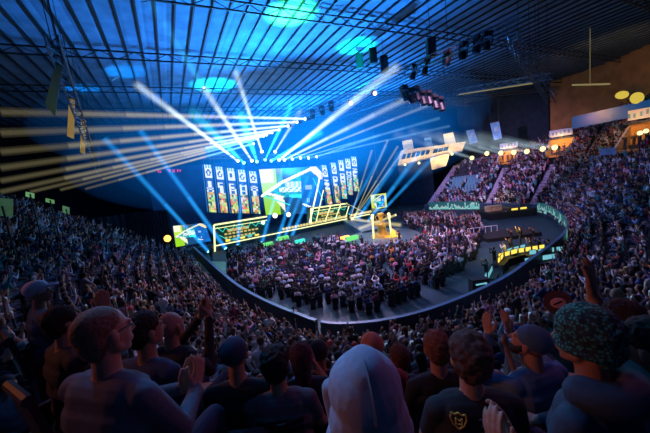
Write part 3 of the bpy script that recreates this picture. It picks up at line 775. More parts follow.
# hanging banners near the photographer's other side
for k, (q, D, m_, lab) in enumerate((([(56, 61), (63, 66), (55, 117), (45, 104)], 17, 'blueb', 'largest grey blue banner with a yellow foot, hanging nearest the roof'),
        ([(69, 97), (75, 99), (74, 139), (67, 136)], 24, 'cream_b', 'yellow glowing narrow banner beside the large grey blue one'),
        ([(81, 118), (86, 120), (85, 155), (80, 152)], 30, 'cream_b', 'yellow glowing narrow banner next to the dim pair'),
        ([(91, 136), (94.5, 138), (94.5, 165), (90.5, 162)], 36, 'blueb', 'dim narrow banner between the yellow one and the smallest'),
        ([(97, 145), (100, 147), (100, 172), (97, 170)], 41, 'blueb', 'dimmest and smallest banner, furthest from the roof hook'))):
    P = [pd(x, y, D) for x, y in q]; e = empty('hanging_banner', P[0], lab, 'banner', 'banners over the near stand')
    mb = MB(); mb.quad3(*P, .05); mb.build('cloth', mat('left_banner', (.10, .20, .28), .8, noise=.7) if m_ == 'blueb' else mat('left_banner_glow', (.75, .55, .25), .8, emit=(1, .6, .15), es=.3 - .07 * k, noise=1.0), e)  # yellow cloths carry their light as emission, weaker along the row
    mb = MB(); mb.tube(P[0], P[1], .05, n=5); mb.build('bar', M['truss'], e)
    cables(P[:2], e)
spot(pd(60, 140, 14), pd(52, 100, 17), 90, (.8, .8, .2), 40)
# light green signs at the edge of the near stand
for k, (x, y, D, w_, h_) in enumerate(((2, 206, 24, 22, 18), (30, 194, 30, 9, 5), (50, 200, 33, 9, 4), (66, 209, 35, 7, 7))):
    c = pd(x, y, D); e = empty('sign_board', c, ['large dim green sign at the dark edge of the near stand', 'small yellow green sign second from the dark edge of the near stand', 'yellow green strip sign above the near stand stairs', 'square pale green sign nearest the drape on the near stand'][k], 'sign', 'green signs along the near stand')
    A = pd(x - w_ / 2, y - h_ / 2, D); B = pd(x + w_ / 2, y - h_ / 2 + 2, D); Cq = pd(x + w_ / 2, y + h_ / 2 + 2, D); Dq = pd(x - w_ / 2, y + h_ / 2, D)
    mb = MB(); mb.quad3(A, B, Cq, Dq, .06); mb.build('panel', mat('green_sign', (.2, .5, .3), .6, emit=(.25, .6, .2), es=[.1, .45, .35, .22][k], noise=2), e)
    mb = MB(); mb.tube(c, c - Vector((0, 0, 3)), .05, n=5); mb.build('post', M['steel'], e)
# ------------------------------------------------------------------ trusses
def truss(name, P, Q, lab, wid=.5, sag=0, cat='truss', hang=True):
    P, Q = Vector(P), Vector(Q); d = Q - P; L = d.length; n = max(4, int(L / .9)); dn = d.normalized()
    side = dn.cross(Vector((0, 0, 1))).normalized() * (wid / 2); upv = side.cross(dn).normalized() * (wid / 2)
    e = empty(name, P, lab, cat, 'lighting trusses')
    mb = MB(); cs = [side + upv, -side + upv, -side - upv, side - upv]
    for c in cs: mb.tube(P + c, Q + c, .035, n=5)
    mb.build('chord', M['truss'], e)
    mb = MB()
    for k in range(n):
        a = P + d * (k / n); b = P + d * ((k + 1) / n)
        for j in range(4): mb.tube(a + cs[j], b + cs[(j + 1) % 4], .02, n=3); mb.tube(a + cs[j], a + cs[(j + 1) % 4], .02, n=3)
    mb.build('lattice', M['truss'], e)
    if hang:
        cables([P.lerp(Q, (k + .5) / 4) for k in range(4)], e)
    return e
TZ = 17.6
t0, t1 = at_z(262, 134, TZ), at_z(520, 22, TZ)
truss('lighting_truss', t0, t1, 'long lighting truss crossing under the roof from the stage towards the camera side', .7)
def on_t(x):   # point of that truss seen at picture column x
    lo, hi = 0.0, 1.0
    for _ in range(40):
        m_ = (lo + hi) / 2
        if px_of(t0.lerp(t1, m_))[0] < x: lo = m_
        else: hi = m_
    return t0.lerp(t1, lo)
t2a, t2b = at_z(396, 99, 16.5), at_z(470, 104, 16.5)
truss('lighting_truss', t2a, t2b, 'short truss carrying a row of dark moving heads in front of the press box', .5)
t3a, t3b = sp(205, 156, 2.5), sp(356, 150, 2.5); zz = max(t3a.z, t3b.z)
truss('lighting_truss', sp(200, 157, 2.5), sp(330, 156, 2.5), 'truss above the hanging LED strips and the main screen', .6)
t4a, t4b = pd(455, 92, 40), pd(552, 76, 34)
truss('lighting_truss', t4a, t4b, 'truss with a yellow lit underside near the dark end of the roof', .5)
mb = MB(); mb.tube(t4a.lerp(t4b, .05) - Vector((0, 0, .35)), t4a.lerp(t4b, .85) - Vector((0, 0, .35)), .06, n=5)
tag(mb.build('strip_light', mat('dull_yellow', (0, 0, 0), emit=(.75, .6, .25), es=.3)), 'long thin yellow strip light under the truss near the dark roof end', 'strip light')
mb = MB(); mb.tube(pd(572, 85, 48), pd(610, 84, 47), .10, n=5); q = pd(590, 84.5, 47.6); mb.tube(q, (q.x, q.y, RZC), .03, n=4)
tag(mb.build('strip_light', bpy.data.materials['dull_yellow']), 'short isolated strip light before the ochre wall', 'strip light')
truss('lighting_truss', pd(512, 38, 24), pd(552, 100, 34), 'dark truss with tangled gear, nearest the unlit end of the roof', .6)
truss('lighting_truss', at_z(330, 120, 19), at_z(470, 70, 19), 'slender truss behind the long one, lit blue', .5)
truss('lighting_truss', at_z(372, 108, 20), at_z(560, 88, 20), 'truss parallel to the far stand, high over its seats', .5)
truss('lighting_truss', pd(52, 40, 15), pd(100, 176, 48), 'dark truss holding the hanging banners of the near stand', .4)

# ------------------------------------------------------------------ moving heads, their beams put in as self-glowing cones
def beam_mat(col, st):
    nm = 'beam_glow_%d_%d_%d_%d' % (int(col[0] * 99), int(col[1] * 99), int(col[2] * 99), int(st * 1000))
    if nm in bpy.data.materials: return bpy.data.materials[nm]
    m = bpy.data.materials.new(nm); m.use_nodes = True; nt = m.node_tree; nt.nodes.clear()
    out = nt.nodes.new('ShaderNodeOutputMaterial'); pv = nt.nodes.new('ShaderNodeVolumePrincipled')
    pv.inputs['Density'].default_value = 0.0
    pv.inputs['Emission Color'].default_value = (*col, 1); pv.inputs['Emission Strength'].default_value = st
    nt.links.new(pv.outputs[0], out.inputs['Volume'])
    return m
HEAD = {}
def fixture(loc, direction, lab, group, lens='lamp_w', body=True, s=1.0, name='moving_head_light'):
    loc = Vector(loc); d = Vector(direction).normalized()
    e = empty(name, loc, lab, 'stage light', group)
    if body:
        key = s
        if key not in HEAD:
            mb = MB(); mb.tube((0, 0, -.28 * s), (0, 0, .1 * s), .17 * s, .21 * s, 10); mb.sph((0, 0, -.28 * s), .17 * s, 10, 6); h = mb.build('lamp_head', M['black'])
            mb = MB()
            for x in (-1, 1): mb.box((x * .25 * s, 0, -.28 * s), (.05 * s, .12 * s, .5 * s))
            mb.box((0, 0, -.55 * s), (.55 * s, .14 * s, .06 * s)); y = mb.build('yoke', M['black'])
            mb = MB(); mb.box((0, 0, -.68 * s), (.42 * s, .36 * s, .2 * s)); b = mb.build('base', M['black'])
            mb = MB(); mb.sph((0, 0, .1 * s), (.2 * s, .2 * s, .06 * s), 10, 6); l = mb.build('lens', M[lens])
            HEAD[key] = [x.data for x in (h, y, b, l)]
            for x in (h, y, b, l): bpy.data.objects.remove(x)
        for nme, me in zip(('lamp_head', 'yoke', 'base', 'lens'), HEAD[key]):
            if nme == 'lens' and lens != 'lamp_w':
                me = me.copy(); me.materials[0] = M[lens]
            o = bpy.data.objects.new(nme, me); COL.objects.link(o); o.parent = e
        e.rotation_euler = d.to_track_quat('Z', 'Y').to_euler()
    return e
def beam(e, a, b, r0, r1, col, st, nseg=4, fade=.25):
    """the cone of haze that a lamp lights, in lengths that get dimmer away from the lamp"""
    a, b = Vector(a), Vector(b); n = 12
    for k in range(nseg):
        p = a.lerp(b, k / nseg); q = a.lerp(b, (k + 1) / nseg); ra = r0 + (r1 - r0) * k / nseg; rb = r0 + (r1 - r0) * (k + 1) / nseg
        f = 1 + (fade - 1) * (k + .5) / nseg; rm = (ra + rb) / 2
        for lay, (sc, sh) in enumerate(((1.0, .42), (.55, .58))):
            g = (q - p).normalized() * (.012 + .02 * lay)      # lengths and layers never share a face
            mb = MB(); mb.tube(p + g, q - g, ra * sc, rb * sc, n)
            o = mb.build('beam_glow_cone', beam_mat(col, round(st * f * sh / (2 * rm * sc), 3)))
            bpy.context.view_layer.update() if False else None
            o.parent = e; o.matrix_parent_inverse = Matrix.LocRotScale(e.location, e.rotation_euler, None).inverted()
            o.visible_shadow = True
WH = (.75, .93, 1.0); BL_ = (.02, .36, 1.0); CY = (.05, .80, 1.0); YE = (.95, .82, .42); SK = (.25, .65, 1.0)
# fan from the truss over the strips: (picture start, distance) -> (picture end, distance), widths in pixels
FAN = [((238, 161), (136, 84), 58, 30, 2.2, 9, WH, 1.1, 'thin white beam rising steeply towards the near roof corner'),
       ((244, 163), (192, 112), 56, 34, 2.5, 16, CY, .6, 'broad cyan beam over the strips, leaning to the near stand'),
       ((252, 161), (204, 88), 56, 34, 2.2, 9, WH, 1.0, 'white beam climbing to the middle girder'),
       ((204, 88), (150, 0), 34, 22, 7, 12, (.05, .5, .8), .22, 'faint teal tail high under the dark roof'),
       ((257, 162), (240, 112), 56, 40, 2.5, 14, CY, 1.2, 'broad cyan beam over the fifth strip'),
       ((262, 152), (235, 70), 56, 36, 2, 8, WH, .9, 'white beam standing nearly upright beside the cyan one'),
       ((265, 160), (291, 106), 57, 40, 1.5, 7, CY, 1.3, 'pale cyan beam leaning past the end of the long truss'),
       ((275, 152), (301, 110), 57, 42, 1.5, 6, WH, .6, 'hazy white beam ending at the long truss'),
       ((271, 161), (322, 132), 57, 40, 2.5, 8, CY, 1.3, 'cyan beam spreading flat behind the main screen'),
       ((279, 160), (398, 66), 57, 26, 2.4, 12, WH, 1.1, 'widest white beam, running under the long truss'),
       ((284, 160), (408, 98), 58, 34, 2, 8, WH, .8, 'white beam below the widest one'),
       ((292, 159), (432, 104), 58, 34, 1.2, 4, WH, .5, 'thin white beam towards the row of dark heads'),
       ((300, 158), (440, 118), 58, 38, 1.2, 4, SK, .55, 'thin sky blue beam above the far strips'),
       ((308, 158), (450, 126), 59, 42, 1.2, 3.5, SK, .5, 'lowest flat blue beam above the far strips'),
       ((316, 157), (380, 135), 59, 50, 1.5, 4, SK, .6, 'short blue beam over the first far strip')]
for a, b, Da, Db, wa, wb, col, st, lab in FAN:
    A, B = pd(*a, Da), pd(*b, Db)
    if 'tail' in lab:
        e = fixture(A, B - A, lab, 'beam lights above the screens', s=.5)
    else:
        e = fixture(A, B - A, 'lamp with a ' + lab, 'beam lights above the screens', 'lamp_b' if col == CY else 'lamp_w', s=1.5)
    beam(e, A, B, wa * Da / FPX / 2, wb * Db / FPX / 2, col, st, 6, fade=.22)
# beams from the long truss to the near stand, pale then yellow
LB2 = [(305, 106.5, (0, 112), 26, 7), (297, None, (0, 133), 27, 7), (288, None, (0, 152), 28, 6.5), (279, None, (0, 168), 29, 6), (272, None, (0, 181), 30, 5), (266.5, None, (0, 192), 31, 4.5), (263, None, (30, 192), 33, 3.5), (258, None, (60, 190), 35, 3), (254, None, (85, 189), 37, 2.6)]
for k, (x, y, b, Db, wb) in enumerate(LB2):
    A = on_t(max(x, 263.5)) - Vector((0, 0, .45)) if x > 262 else at_d(x, 134 + (262 - x) * 1.2, 56)
    B = pd(*b, Db); Da = math.hypot(A.x, A.y)
    e = fixture(A, B - A, f'lamp with long pale beam over the near stand, {ORD[k]} from the camera end', 'beam lights sweeping the near stand', s=1.1)
    mid = A.lerp(B, .42)
    r0 = 2.4 * Da / FPX / 2; r1 = wb * Db / FPX / 2; rm = r0 + (r1 - r0) * .42
    beam(e, A, mid, r0, rm, WH if k < 6 else SK, 1.15, 3, .55)
    beam(e, mid, B, rm, r1, YE, .50, 5, .05)
# blue beams slanting down to the stage and floor
DN = [((104, 138), (209, 252), 40, 46, 7, 4, 'blue beam slanting down to the corner of the near booth', .55), ((140, 130), (226, 249), 42, 46, 7, 5, 'blue beam slanting down through the first strip side', .6),
      ((243, 163), (238, 246), 50, 46, 4, 5, 'upright blue beam in front of the fourth strip', .45), ((284, 165), (262, 243), 50, 48, 4, 5, 'steep blue beam at the near edge of the main screen', .5),
      ((300, 172), (277, 241), 50, 48, 5, 5, 'blue beam crossing the middle of the main screen', .55), ((318, 176), (291, 238), 50, 50, 5, 4.5, 'blue beam beside the white arrow', .6), ((308, 176), (284, 239), 50, 49, 5, 4.5, 'blue beam between the two round white lamps', .5),
      ((404, 150), (353, 226), 60, 54, 8, 4, 'broad blue beam dropping from under the press box', .5), ((420, 152), (366, 224), 62, 52, 7, 4, 'blue beam ending beside the small side screen', .5), ((435, 155), (378, 216), 64, 56, 6, 3, 'blue beam passing over the small side screen', .4), ((386, 145), (349, 215), 60, 56, 6, 3, 'blue beam beyond the last far strip', .35)]
for a, b, Da, Db, wa, wb, lab, st in DN:
    A, B = pd(*a, Da), pd(*b, Db)      # the lamp stands low (b) and throws upwards
    e = fixture(B, A - B, 'stage lamp with a ' + lab, 'blue beam lights on the stage front', 'lamp_b', s=1.2)
    beam(e, B, A, wb * Db / FPX / 2, wa * Da / FPX / 2, BL_, st * 1.7, fade=.3)
GB = [((348, 231), (388, 140), 56, 46), ((344, 233), (398, 146), 56, 46), ((347, 229), (372, 150), 56, 48), ((341, 235), (404, 150), 56, 46)]
for k, (a, b, Da, Db) in enumerate(GB):
    A, B = pd(*a, Da), pd(*b, Db)
    e = fixture(A, B - A, f'lamp at the far booth with a thin pale gold beam, {ORD[k]} of four', 'thin gold beam lights at the far booth', s=.8)
    beam(e, A, B, .08, .22, (.85, .9, .6), .45, 3, .3)
for k, (x0, y0, x1, y1) in enumerate(((352, 227, 402, 236), (397, 226, 360, 241))):    # yellow beams crossing on the pedestal
    A, B = pd(x0, y0, 50), pd(x1, y1, 44); A.z = max(A.z, 1.5); B.z = max(B.z, .9)
    e = fixture(A, B - A, ['lamp with a yellow beam from the far booth side, crossing the pedestal', 'lamp with a yellow beam from the crowd side, crossing the pedestal'][k], 'yellow beam lights on the pedestal', 'lamp_y', s=.9)
    beam(e, A, B, .25, .4, (1, .8, .3), .5, 2, .7)
# faint self-glowing beam cones at the far stand spots
for k, c in enumerate(lamp_pos):
    x, y = LAMPS[k]; B = pd(x - 78, y - 24 + k * 2, 50)
    e = [o for o in bpy.data.objects if o.name.startswith('follow_spot') and (o.location - c).length < .01][0]
    beam(e, c, B, .3, .9, (.55, .75, .9), .22, 3, .15)
# dark hanging moving heads on the trusses
names = ['nearest the stage', 'third from the stage end', 'beside the twin speakers']
for k, x in enumerate((312, 322, 331, 412, 424, 446, 462, 476, 486)):
    A = on_t(x) - Vector((0, 0, .7))
    fixture(A, (random.uniform(-.3, .3), random.uniform(-.2, .4), -1), f'dark unlit moving head under the long truss, {ORD[k]} from the stage end', 'unlit moving heads on the long truss', 'glass', s=1.3)
for k, x in enumerate((350, 374)):
    A = on_t(x) - Vector((0, 0, .75)); fixture(A, (0, -.9, -.35), ['pinkish white lamp under the long truss, nearer the stage', 'pinkish white lamp under the long truss, nearer the camera'][k], 'pink lamps on the long truss', 'lamp_p', s=1.1)
for k, (x, y) in enumerate(((406, 98), (412, 101), (418, 99), (424, 103), (430, 103), (436, 107), (442, 109))):
    A = pd(x, y, 30 + k * .3); fixture(A, (.1, -.2, -1), f'dark moving head on the short truss, {ORD[k]} from the stage side', 'dark moving heads in front of the press box', 'glass', s=1.5)
for k, (x, y) in enumerate(((359.5, 61), (373, 56), (384, 64), (431, 48))):
    c = on_t(x) + Vector((0, 0, -.2)); c = pd(x, y, math.hypot(c.x, c.y)); mb = MB()
    e = empty('line_speaker', c, f'dark hanging speaker box over the long truss, {ORD[k]} from the stage end', 'loudspeaker', 'speaker boxes above the long truss')
    mb.box(c, (.7, .5, 1.4)); mb.build('cabinet', M['black'], e)
    mb = MB(); mb.tube(c + Vector((0, 0, .7)), (c.x, c.y, RZ - .3), .02, n=4); mb.build('hanging_cable', M['steel'], e)
    mb = MB(); mb.box(c + Vector((0, -.26, 0)), (.6, .02, 1.25)); mb.build('grille', M['steel'], e)
for k, (a, b) in enumerate((((141, 2), (147, 2)), ((112, 80), (119, 76)))):
    mb = MB(); mb.tube(pd(*a, 20 + 8 * k), pd(*b, 20 + 8 * k), .05, n=5)
    tag(mb.build('tube_lamp', bpy.data.materials['neon_cyan']) if False else mb.build('tube_lamp', M['white']), ['short pale tube high on the dark roof', 'short pale tube beside the blue light patch on the roof'][k], 'tube')

# ------------------------------------------------------------------ production desks on the floor
def desk(x, y, w, d, rot, lab, mm='yscreen', seed=0, grp='production desks on the arena floor', nmon=3):
    c = at_z(x, y, .75); e = empty('production_desk', (c.x, c.y, 0), lab, 'desk', grp, (0, 0, rot)); r = random.Random(seed)
    mb = MB(); mb.box((0, 0, .74), (w, d, .05)); mb.box((0, -d / 2 + .02, .4), (w, .03, .66)); t = mb.build('desk_top', M['black']); t.parent = e
    for sx in (-1, 1):
        for sy in (-1, 1):
            mb = MB(); mb.box((sx * (w / 2 - .06), sy * (d / 2 - .06), .36), (.06, .06, .72)); o = mb.build('leg', M['steel']); o.parent = e
    for k in range(nmon):
        xx = (k - (nmon - 1) / 2) * w / nmon
        mb = MB(); mb.box((xx, 0, 1.06), (w / nmon * .8, .05, .42)); mb.box((xx, .02, .8), (.06, .05, .12)); o = mb.build('monitor', M['black']); o.parent = e
        mb = MB(); mb.box((xx, -.035, 1.06), (w / nmon * .72, .012, .36)); s_ = mb.build('monitor_screen', M[mm]); s_.parent = o
    return e
yr = .35
desk(507, 257, 2.2, .9, yr, 'yellow lit production desk in the middle of the desk cluster', 'yscreen', 1)
desk(516, 252, 2.4, .9, yr, 'dim yellow production desk behind the middle one', 'sscreen', 2)
desk(528, 252.5, 3.2, .9, 0.1, 'long desk with a row of yellow screens towards the ribbon', 'yscreen', 3, nmon=5)
desk(500, 262, 1.6, .9, .8, 'brightest yellow desk at the corner of the cluster', 'yscreen', 4, nmon=2)
desk(546, 254, 3.0, .8, 0, 'dark desk with small cool screens nearest the rink wall', 'sscreen', 5, nmon=4)
desk(540, 262, 3.0, .8, .1, 'dark desk with cool screens in front of the yellow row', 'sscreen', 6, nmon=2)
desk(490, 276, 1.8, .9, .9, 'teal lit equipment desk between the crowd and the yellow desks', 'sscreen', 7, nmon=3)
desk(484, 283, 1.8, .9, .9, 'teal lit equipment desk closest to the rink wall gate', 'sscreen', 8, nmon=2)
desk(519, 211, 2.6, .9, 0, 'pale green lit desk on the camera platform before the far stand', 'yscreen', 9, nmon=2)
for x, y, p_, cl, zz in ((510, 256, 220, (1, .7, .1), 3.2), (502, 262, 160, (1, .75, .1), 3.0), (528, 250, 160, (1, .75, .15), 3.2), (487, 279, 90, (.1, .9, 1), 3.0), (500, 211, 500, (1, .85, .5), 5)):
    c = at_z(x, y, 0); spot((c.x, c.y - 1, zz), (c.x, c.y, .5), p_, cl, 110)
c = at_z(479, 287, 1.0); mb = MB(); mb.box((c.x, c.y, .9), (1.1, .6, 1.4)); e = empty('flight_case', (c.x, c.y, 0), 'black flight case with a teal printed squiggle, at the end of the desks', 'case')
mb.build('case_body', M['black'], e); mb = MB(); mb.tube((c.x - .35, c.y - .32, 1.3), (c.x + .35, c.y - .32, 1.35), .05, n=5); mb.tube((c.x - .3, c.y - .32, 1.0), (c.x + .35, c.y - .32, .95), .05, n=5); mb.tube((c.x + .35, c.y - .32, 1.35), (c.x + .1, c.y - .32, .95), .04, n=5); mb.build('painted_mark', M['sscreen'], e)
for x in (-.45, .45): mb = MB(); mb.tube((c.x + x, c.y, 0), (c.x + x, c.y, .22), .08, n=8); mb.build('caster', M['steel'], e)
c = at_z(488, 292, .6); mb = MB(); mb.sph((c.x, c.y, .45), (.75, .5, .45), 14, 8); mb.box((c.x, c.y, .2), (1.3, .8, .4))
tag(mb.build('beanbag', mat('red_cloth', (.75, .03, .12), .7), smooth=False), 'bright red covered box on the floor beside the flight case', 'covered box')
# camera platform with cabin shaped desk
c = at_z(505, 214, 0); e = empty('camera_platform', (c.x, c.y, 0), 'low black camera platform in front of the far rink wall', 'platform')
mb = MB(); mb.box((c.x, c.y - 1, .5), (8.5, 5, 1.0)); mb.build('deck', M['black'], e)
mb = MB(); mb.box((c.x - 2.6, c.y - 1.4, 1.4), (2.2, .8, .8)); mb.build('counter', M['cream'], e)
mb = MB()
for k in range(5): mb.tube((c.x - 4 + k * 2, c.y - 3.4, 1), (c.x - 4 + k * 2, c.y - 3.4, 1.9), .03, n=5)
mb.tube((c.x - 4, c.y - 3.4, 1.9), (c.x + 4, c.y - 3.4, 1.9), .03, n=5); mb.build('rail', M['truss'], e)
c = at_z(505, 236, 0); e = empty('camera_platform', (c.x, c.y, 0), 'wide low black riser between the floor crowd and the production desks', 'platform')
mb = MB(); mb.box((c.x, c.y, .2), (6.0, 3.5, .4)); mb.build('deck', M['black'], e)
c = at_z(484, 236, 0)
mb = MB()
for k in range(6): mb.tube((c.x - 1.9 + k * .7, c.y, 0), (c.x - 1.9 + k * .7, c.y, 1.1), .03, n=5)
mb.tube((c.x - 1.9, c.y, 1.1), (c.x + 1.6, c.y, 1.1), .035, n=5); tag(mb.build('crowd_barrier', M['white']), 'pale metal crowd barrier between floor seats and the black riser', 'barrier')
# low kerb line at the floor crowd edge
pa, pb = at_z(322, 320, .0), at_z(415, 318, .0)

CREW = [(505, 262, 'white'), (511, 258, 'black'), (521, 257, 'black'), (531, 257, 'grey'), (540, 258, 'black'), (495, 268, 'black'), (487, 282, 'black'), (549, 260, 'navy'), (534, 245, 'black'), (512, 246, 'black'), (297, 334, 'white'), (521, 214, 'grey'), (493, 214, 'black'), (424, 238, 'black'), (363, 250, 'black'), (212, 262, 'black'), (181, 262, 'black'), (400, 245, 'black')]
# ------------------------------------------------------------------ figures
class Fig:
    """a body as overlapping tapered limbs that are fused into one continuous skin"""
    def __init__(s): s.caps = []; s.ells = []
    def cap(s, p, q, r0, r1, t): s.caps.append((Vector(p), Vector(q), r0, r1, t))
    def ell(s, c, r, t, rot=None): s.ells.append((Vector(c), Vector(r), t, rot if rot is not None else Matrix.Identity(3)))
    def chain(s, pts, rs, t):
        for k in range(len(pts) - 1): s.cap(pts[k], pts[k + 1], rs[k], rs[k + 1], t)
    def mesh(s, name, voxel, mats, decimate=None, smooth=4):
        mb = MB(); n = 14
        for p, q, r0, r1, t in s.caps:
            d = q - p
            Q = d.to_track_quat('Z', 'Y') if d.length > 1e-6 else Quaternion()
            vs = []; rings = []
            L = d.length
            for ph in (-75, -50, -25, 0): rings.append((r0 * math.sin(math.radians(ph)), r0 * math.cos(math.radians(ph))))
            for ph in (0, 25, 50, 75): rings.append((L + r1 * math.sin(math.radians(ph)), r1 * math.cos(math.radians(ph))))
            for z, r in rings:
                for k in range(n): a = 2 * PI * k / n; vs.append(p + Q @ Vector((r * math.cos(a), r * math.sin(a), z)))
            R_ = len(rings); fs = [(j * n + k, j * n + (k + 1) % n, (j + 1) * n + (k + 1) % n, (j + 1) * n + k) for j in range(R_ - 1) for k in range(n)]
            fs += [tuple(range(n))[::-1], tuple(range((R_ - 1) * n, R_ * n))]; mb.add(vs, fs)
        for c, r, t, rot in s.ells: mb.sph(c, tuple(r), 20, 14, rot)
        ob = mb.build('temp', [mats[0]])
        m = ob.modifiers.new('r', 'REMESH'); m.mode = 'VOXEL'; m.voxel_size = voxel; m.use_smooth_shade = True
        if smooth: m = ob.modifiers.new('s', 'SMOOTH'); m.factor = .5; m.iterations = smooth
        if decimate: m = ob.modifiers.new('d', 'DECIMATE'); m.ratio = decimate
        dg = bpy.context.evaluated_depsgraph_get(); dg.update()
        me = bpy.data.meshes.new_from_object(ob.evaluated_get(dg)); me.name = name
        bpy.data.objects.remove(ob)
        nf = len(me.polygons); C_ = np.empty(nf * 3, dtype=np.float32); me.polygons.foreach_get('center', C_); C_ = C_.reshape(-1, 3)
        best = np.full(nf, 1e9); idx = np.zeros(nf, dtype=np.int32)
        for p, q, r0, r1, t in s.caps:
            p, q = np.array(p), np.array(q); d = q - p; L2 = max(d @ d, 1e-9)
            u = np.clip((C_ - p) @ d / L2, 0, 1); D = np.linalg.norm(C_ - (p + u[:, None] * d), axis=1) - (r0 + (r1 - r0) * u)
            w = D < best; best[w] = D[w]; idx[w] = t
        for c, r, t, rot in s.ells:
            v = (C_ - np.array(c)) @ np.array(rot); r = np.array(r); k = np.linalg.norm(v / r, axis=1); D = (k - 1) * r.min()
            w = D < best; best[w] = D[w]; idx[w] = t
        me.materials.clear()
        for m_ in mats: me.materials.append(m_)
        me.polygons.foreach_set('material_index', idx); me.polygons.foreach_set('use_smooth', [True] * nf); me.update()
        return me
SKIN, TOP, LEGS, SHOE, EXTRA = 0, 1, 2, 3, 4
def rotm(yaw, pitch=0, roll=0):
    return Matrix.Rotation(yaw, 3, 'Z') @ Matrix.Rotation(pitch, 3, 'X') @ Matrix.Rotation(roll, 3, 'Y')
def head(F, c, R, s=1.0, detail=True):
    """c: middle of the skull; R turns local (+Y = face) into the figure's frame"""
    P = lambda x, y, z: Vector(c) + R @ Vector((x * s, y * s, z * s))
    F.ell(P(0, -.012, .022), (.077 * s, .097 * s, .092 * s), SKIN, R)
    F.ell(P(0, .030, -.035), (.060 * s, .068 * s, .080 * s), SKIN, R)
    F.ell(P(0, .048, -.088), (.034 * s, .036 * s, .028 * s), SKIN, R)
    F.cap(P(-.045, .01, -.062), P(-.012, .062, -.094), .024 * s, .022 * s, SKIN); F.cap(P(.045, .01, -.062), P(.012, .062, -.094), .024 * s, .022 * s, SKIN)
    F.cap(P(0, .088, .0), P(0, .107, -.032), .010 * s, .016 * s, SKIN)
    if detail:
        F.cap(P(-.035, .082, .016), P(.035, .082, .016), .013 * s, .013 * s, SKIN)
        F.cap(P(-.020, .090, -.062), P(.020, .090, -.062), .008 * s, .008 * s, SKIN); F.cap(P(-.016, .088, -.073), P(.016, .088, -.073), .009 * s, .009 * s, SKIN)
        F.ell(P(-.080, -.008, -.012), (.012 * s, .020 * s, .033 * s), SKIN, R); F.ell(P(.080, -.008, -.012), (.012 * s, .020 * s, .033 * s), SKIN, R)
def hand(F, wrist, d, n, side, curl=.35, spread=.12, s=1.0, coarse=False):
    """d: towards the fingers, n: the way the palm faces, side: +1 right hand, -1 left hand (thumb side)"""
    d = Vector(d).normalized(); n = (Vector(n) - d * Vector(n).dot(d)).normalized(); l = d.cross(n).normalized() * side
    w = Vector(wrist)
    if coarse:
        F.ell(w + d * .085 * s, (.042 * s, .095 * s, .022 * s), SKIN, Matrix((l, d, n)).transposed())
        F.cap(w + d * .03 * s + l * .03 * s, w + d * .08 * s + l * .065 * s, .014 * s, .012 * s, SKIN); return
    K = []
    for i in range(4):
        off = (-.033 + .022 * i) * -1
        k = w + d * ((.092 if i in (1, 2) else .086) * s) + l * (off * s); K.append(k)
        F.cap(w + d * .012 * s + l * off * .6 * s, k, .0145 * s, .0115 * s, SKIN)
    F.ell(w + d * .045 * s + n * .004 * s, (.036 * s, .046 * s, .016 * s), SKIN, Matrix((l, d, n)).transposed())
    for i, L in enumerate((.068, .077, .072, .056)):
        off = -(-.033 + .022 * i); p = K[i]; dd = (d + l * (off * spread * 12)).normalized(); r = .0098 * s
        ax = dd.cross(n).normalized(); a = curl * .5
        for seg, fr in enumerate((.45, .31, .24)):
            v = (dd * math.cos(a) + n * math.sin(a)).normalized(); q = p + v * (L * fr * s); F.cap(p, q, r, r * .92, SKIN); p = q; r *= .92; a += curl
    t0_ = w + d * .022 * s + l * .026 * s; t1_ = t0_ + (d * .030 + l * .030 + n * .012) * s; t2_ = t1_ + (d * .030 + l * .013 + n * .006) * s; t3_ = t2_ + (d * .024 + l * .002) * s
    F.chain([t0_, t1_, t2_, t3_], [.015 * s, .013 * s, .0115 * s, .009 * s], SKIN)
def torso(F, pel, neck, shw=.185, w=1.0, bulk=1.0, tilt=0):
    """pelvis point, base of the neck, half shoulder width"""
    pel, neck = Vector(pel), Vector(neck); d = neck - pel
    for k, (t, hw, r) in enumerate(((.0, .085, .115), (.25, .07, .115), (.5, .075, .12), (.72, .09, .118), (.86, .09, .095))):
        c = pel + d * t; hw *= bulk; r *= bulk
        F.cap(c + Vector((-hw, 0, 0)), c + Vector((hw, 0, 0)), r, r, TOP)
        if k: F.cap(prev, c, pr, r, TOP)
        prev, pr = c, r
    sh = neck + Vector((0, -.01, -.065))
    for s in (-1, 1): F.cap(neck + Vector((s * .045, -.01, -.03)), sh + Vector((s * shw, 0, 0)), .055, .062, TOP)
    return sh
def arm(F, sh, el, wr, r=(.058, .045, .030), sleeve=1.0, bulk=1.0):
    sh, el, wr = Vector(sh), Vector(el), Vector(wr); r = [x * bulk for x in r]
    if sleeve >= 1:
        F.cap(sh, el, r[0], r[1], TOP); F.cap(el, el.lerp(wr, .92), r[1], r[2] * 1.12, TOP); F.cap(el.lerp(wr, .9), wr, r[2], r[2] * .95, SKIN)
    else:
        F.cap(sh, sh.lerp(el, .6), r[0], r[1] * 1.08, TOP); F.cap(sh.lerp(el, .55), el, r[1] * .95, r[1] * .82, SKIN); F.cap(el, wr, r[1] * .85, r[2] * .88, SKIN)
def legs_sit(F, pel, spread=.13, knee=.46, kz=0.02, foot_z=.05):
    for s in (-1, 1):
        hip = Vector(pel) + Vector((s * .09, .02, -.03)); k = Vector((s * spread, pel[1] + knee, pel[2] + kz)); a = Vector((s * (spread + .01), pel[1] + knee - .02, foot_z + .05))
        F.cap(hip, k, .088, .062, LEGS); F.cap(k, a, .060, .042, LEGS); F.cap(a + Vector((0, -.03, -.04)), a + Vector((0, .16, -.055)), .042, .034, SHOE)
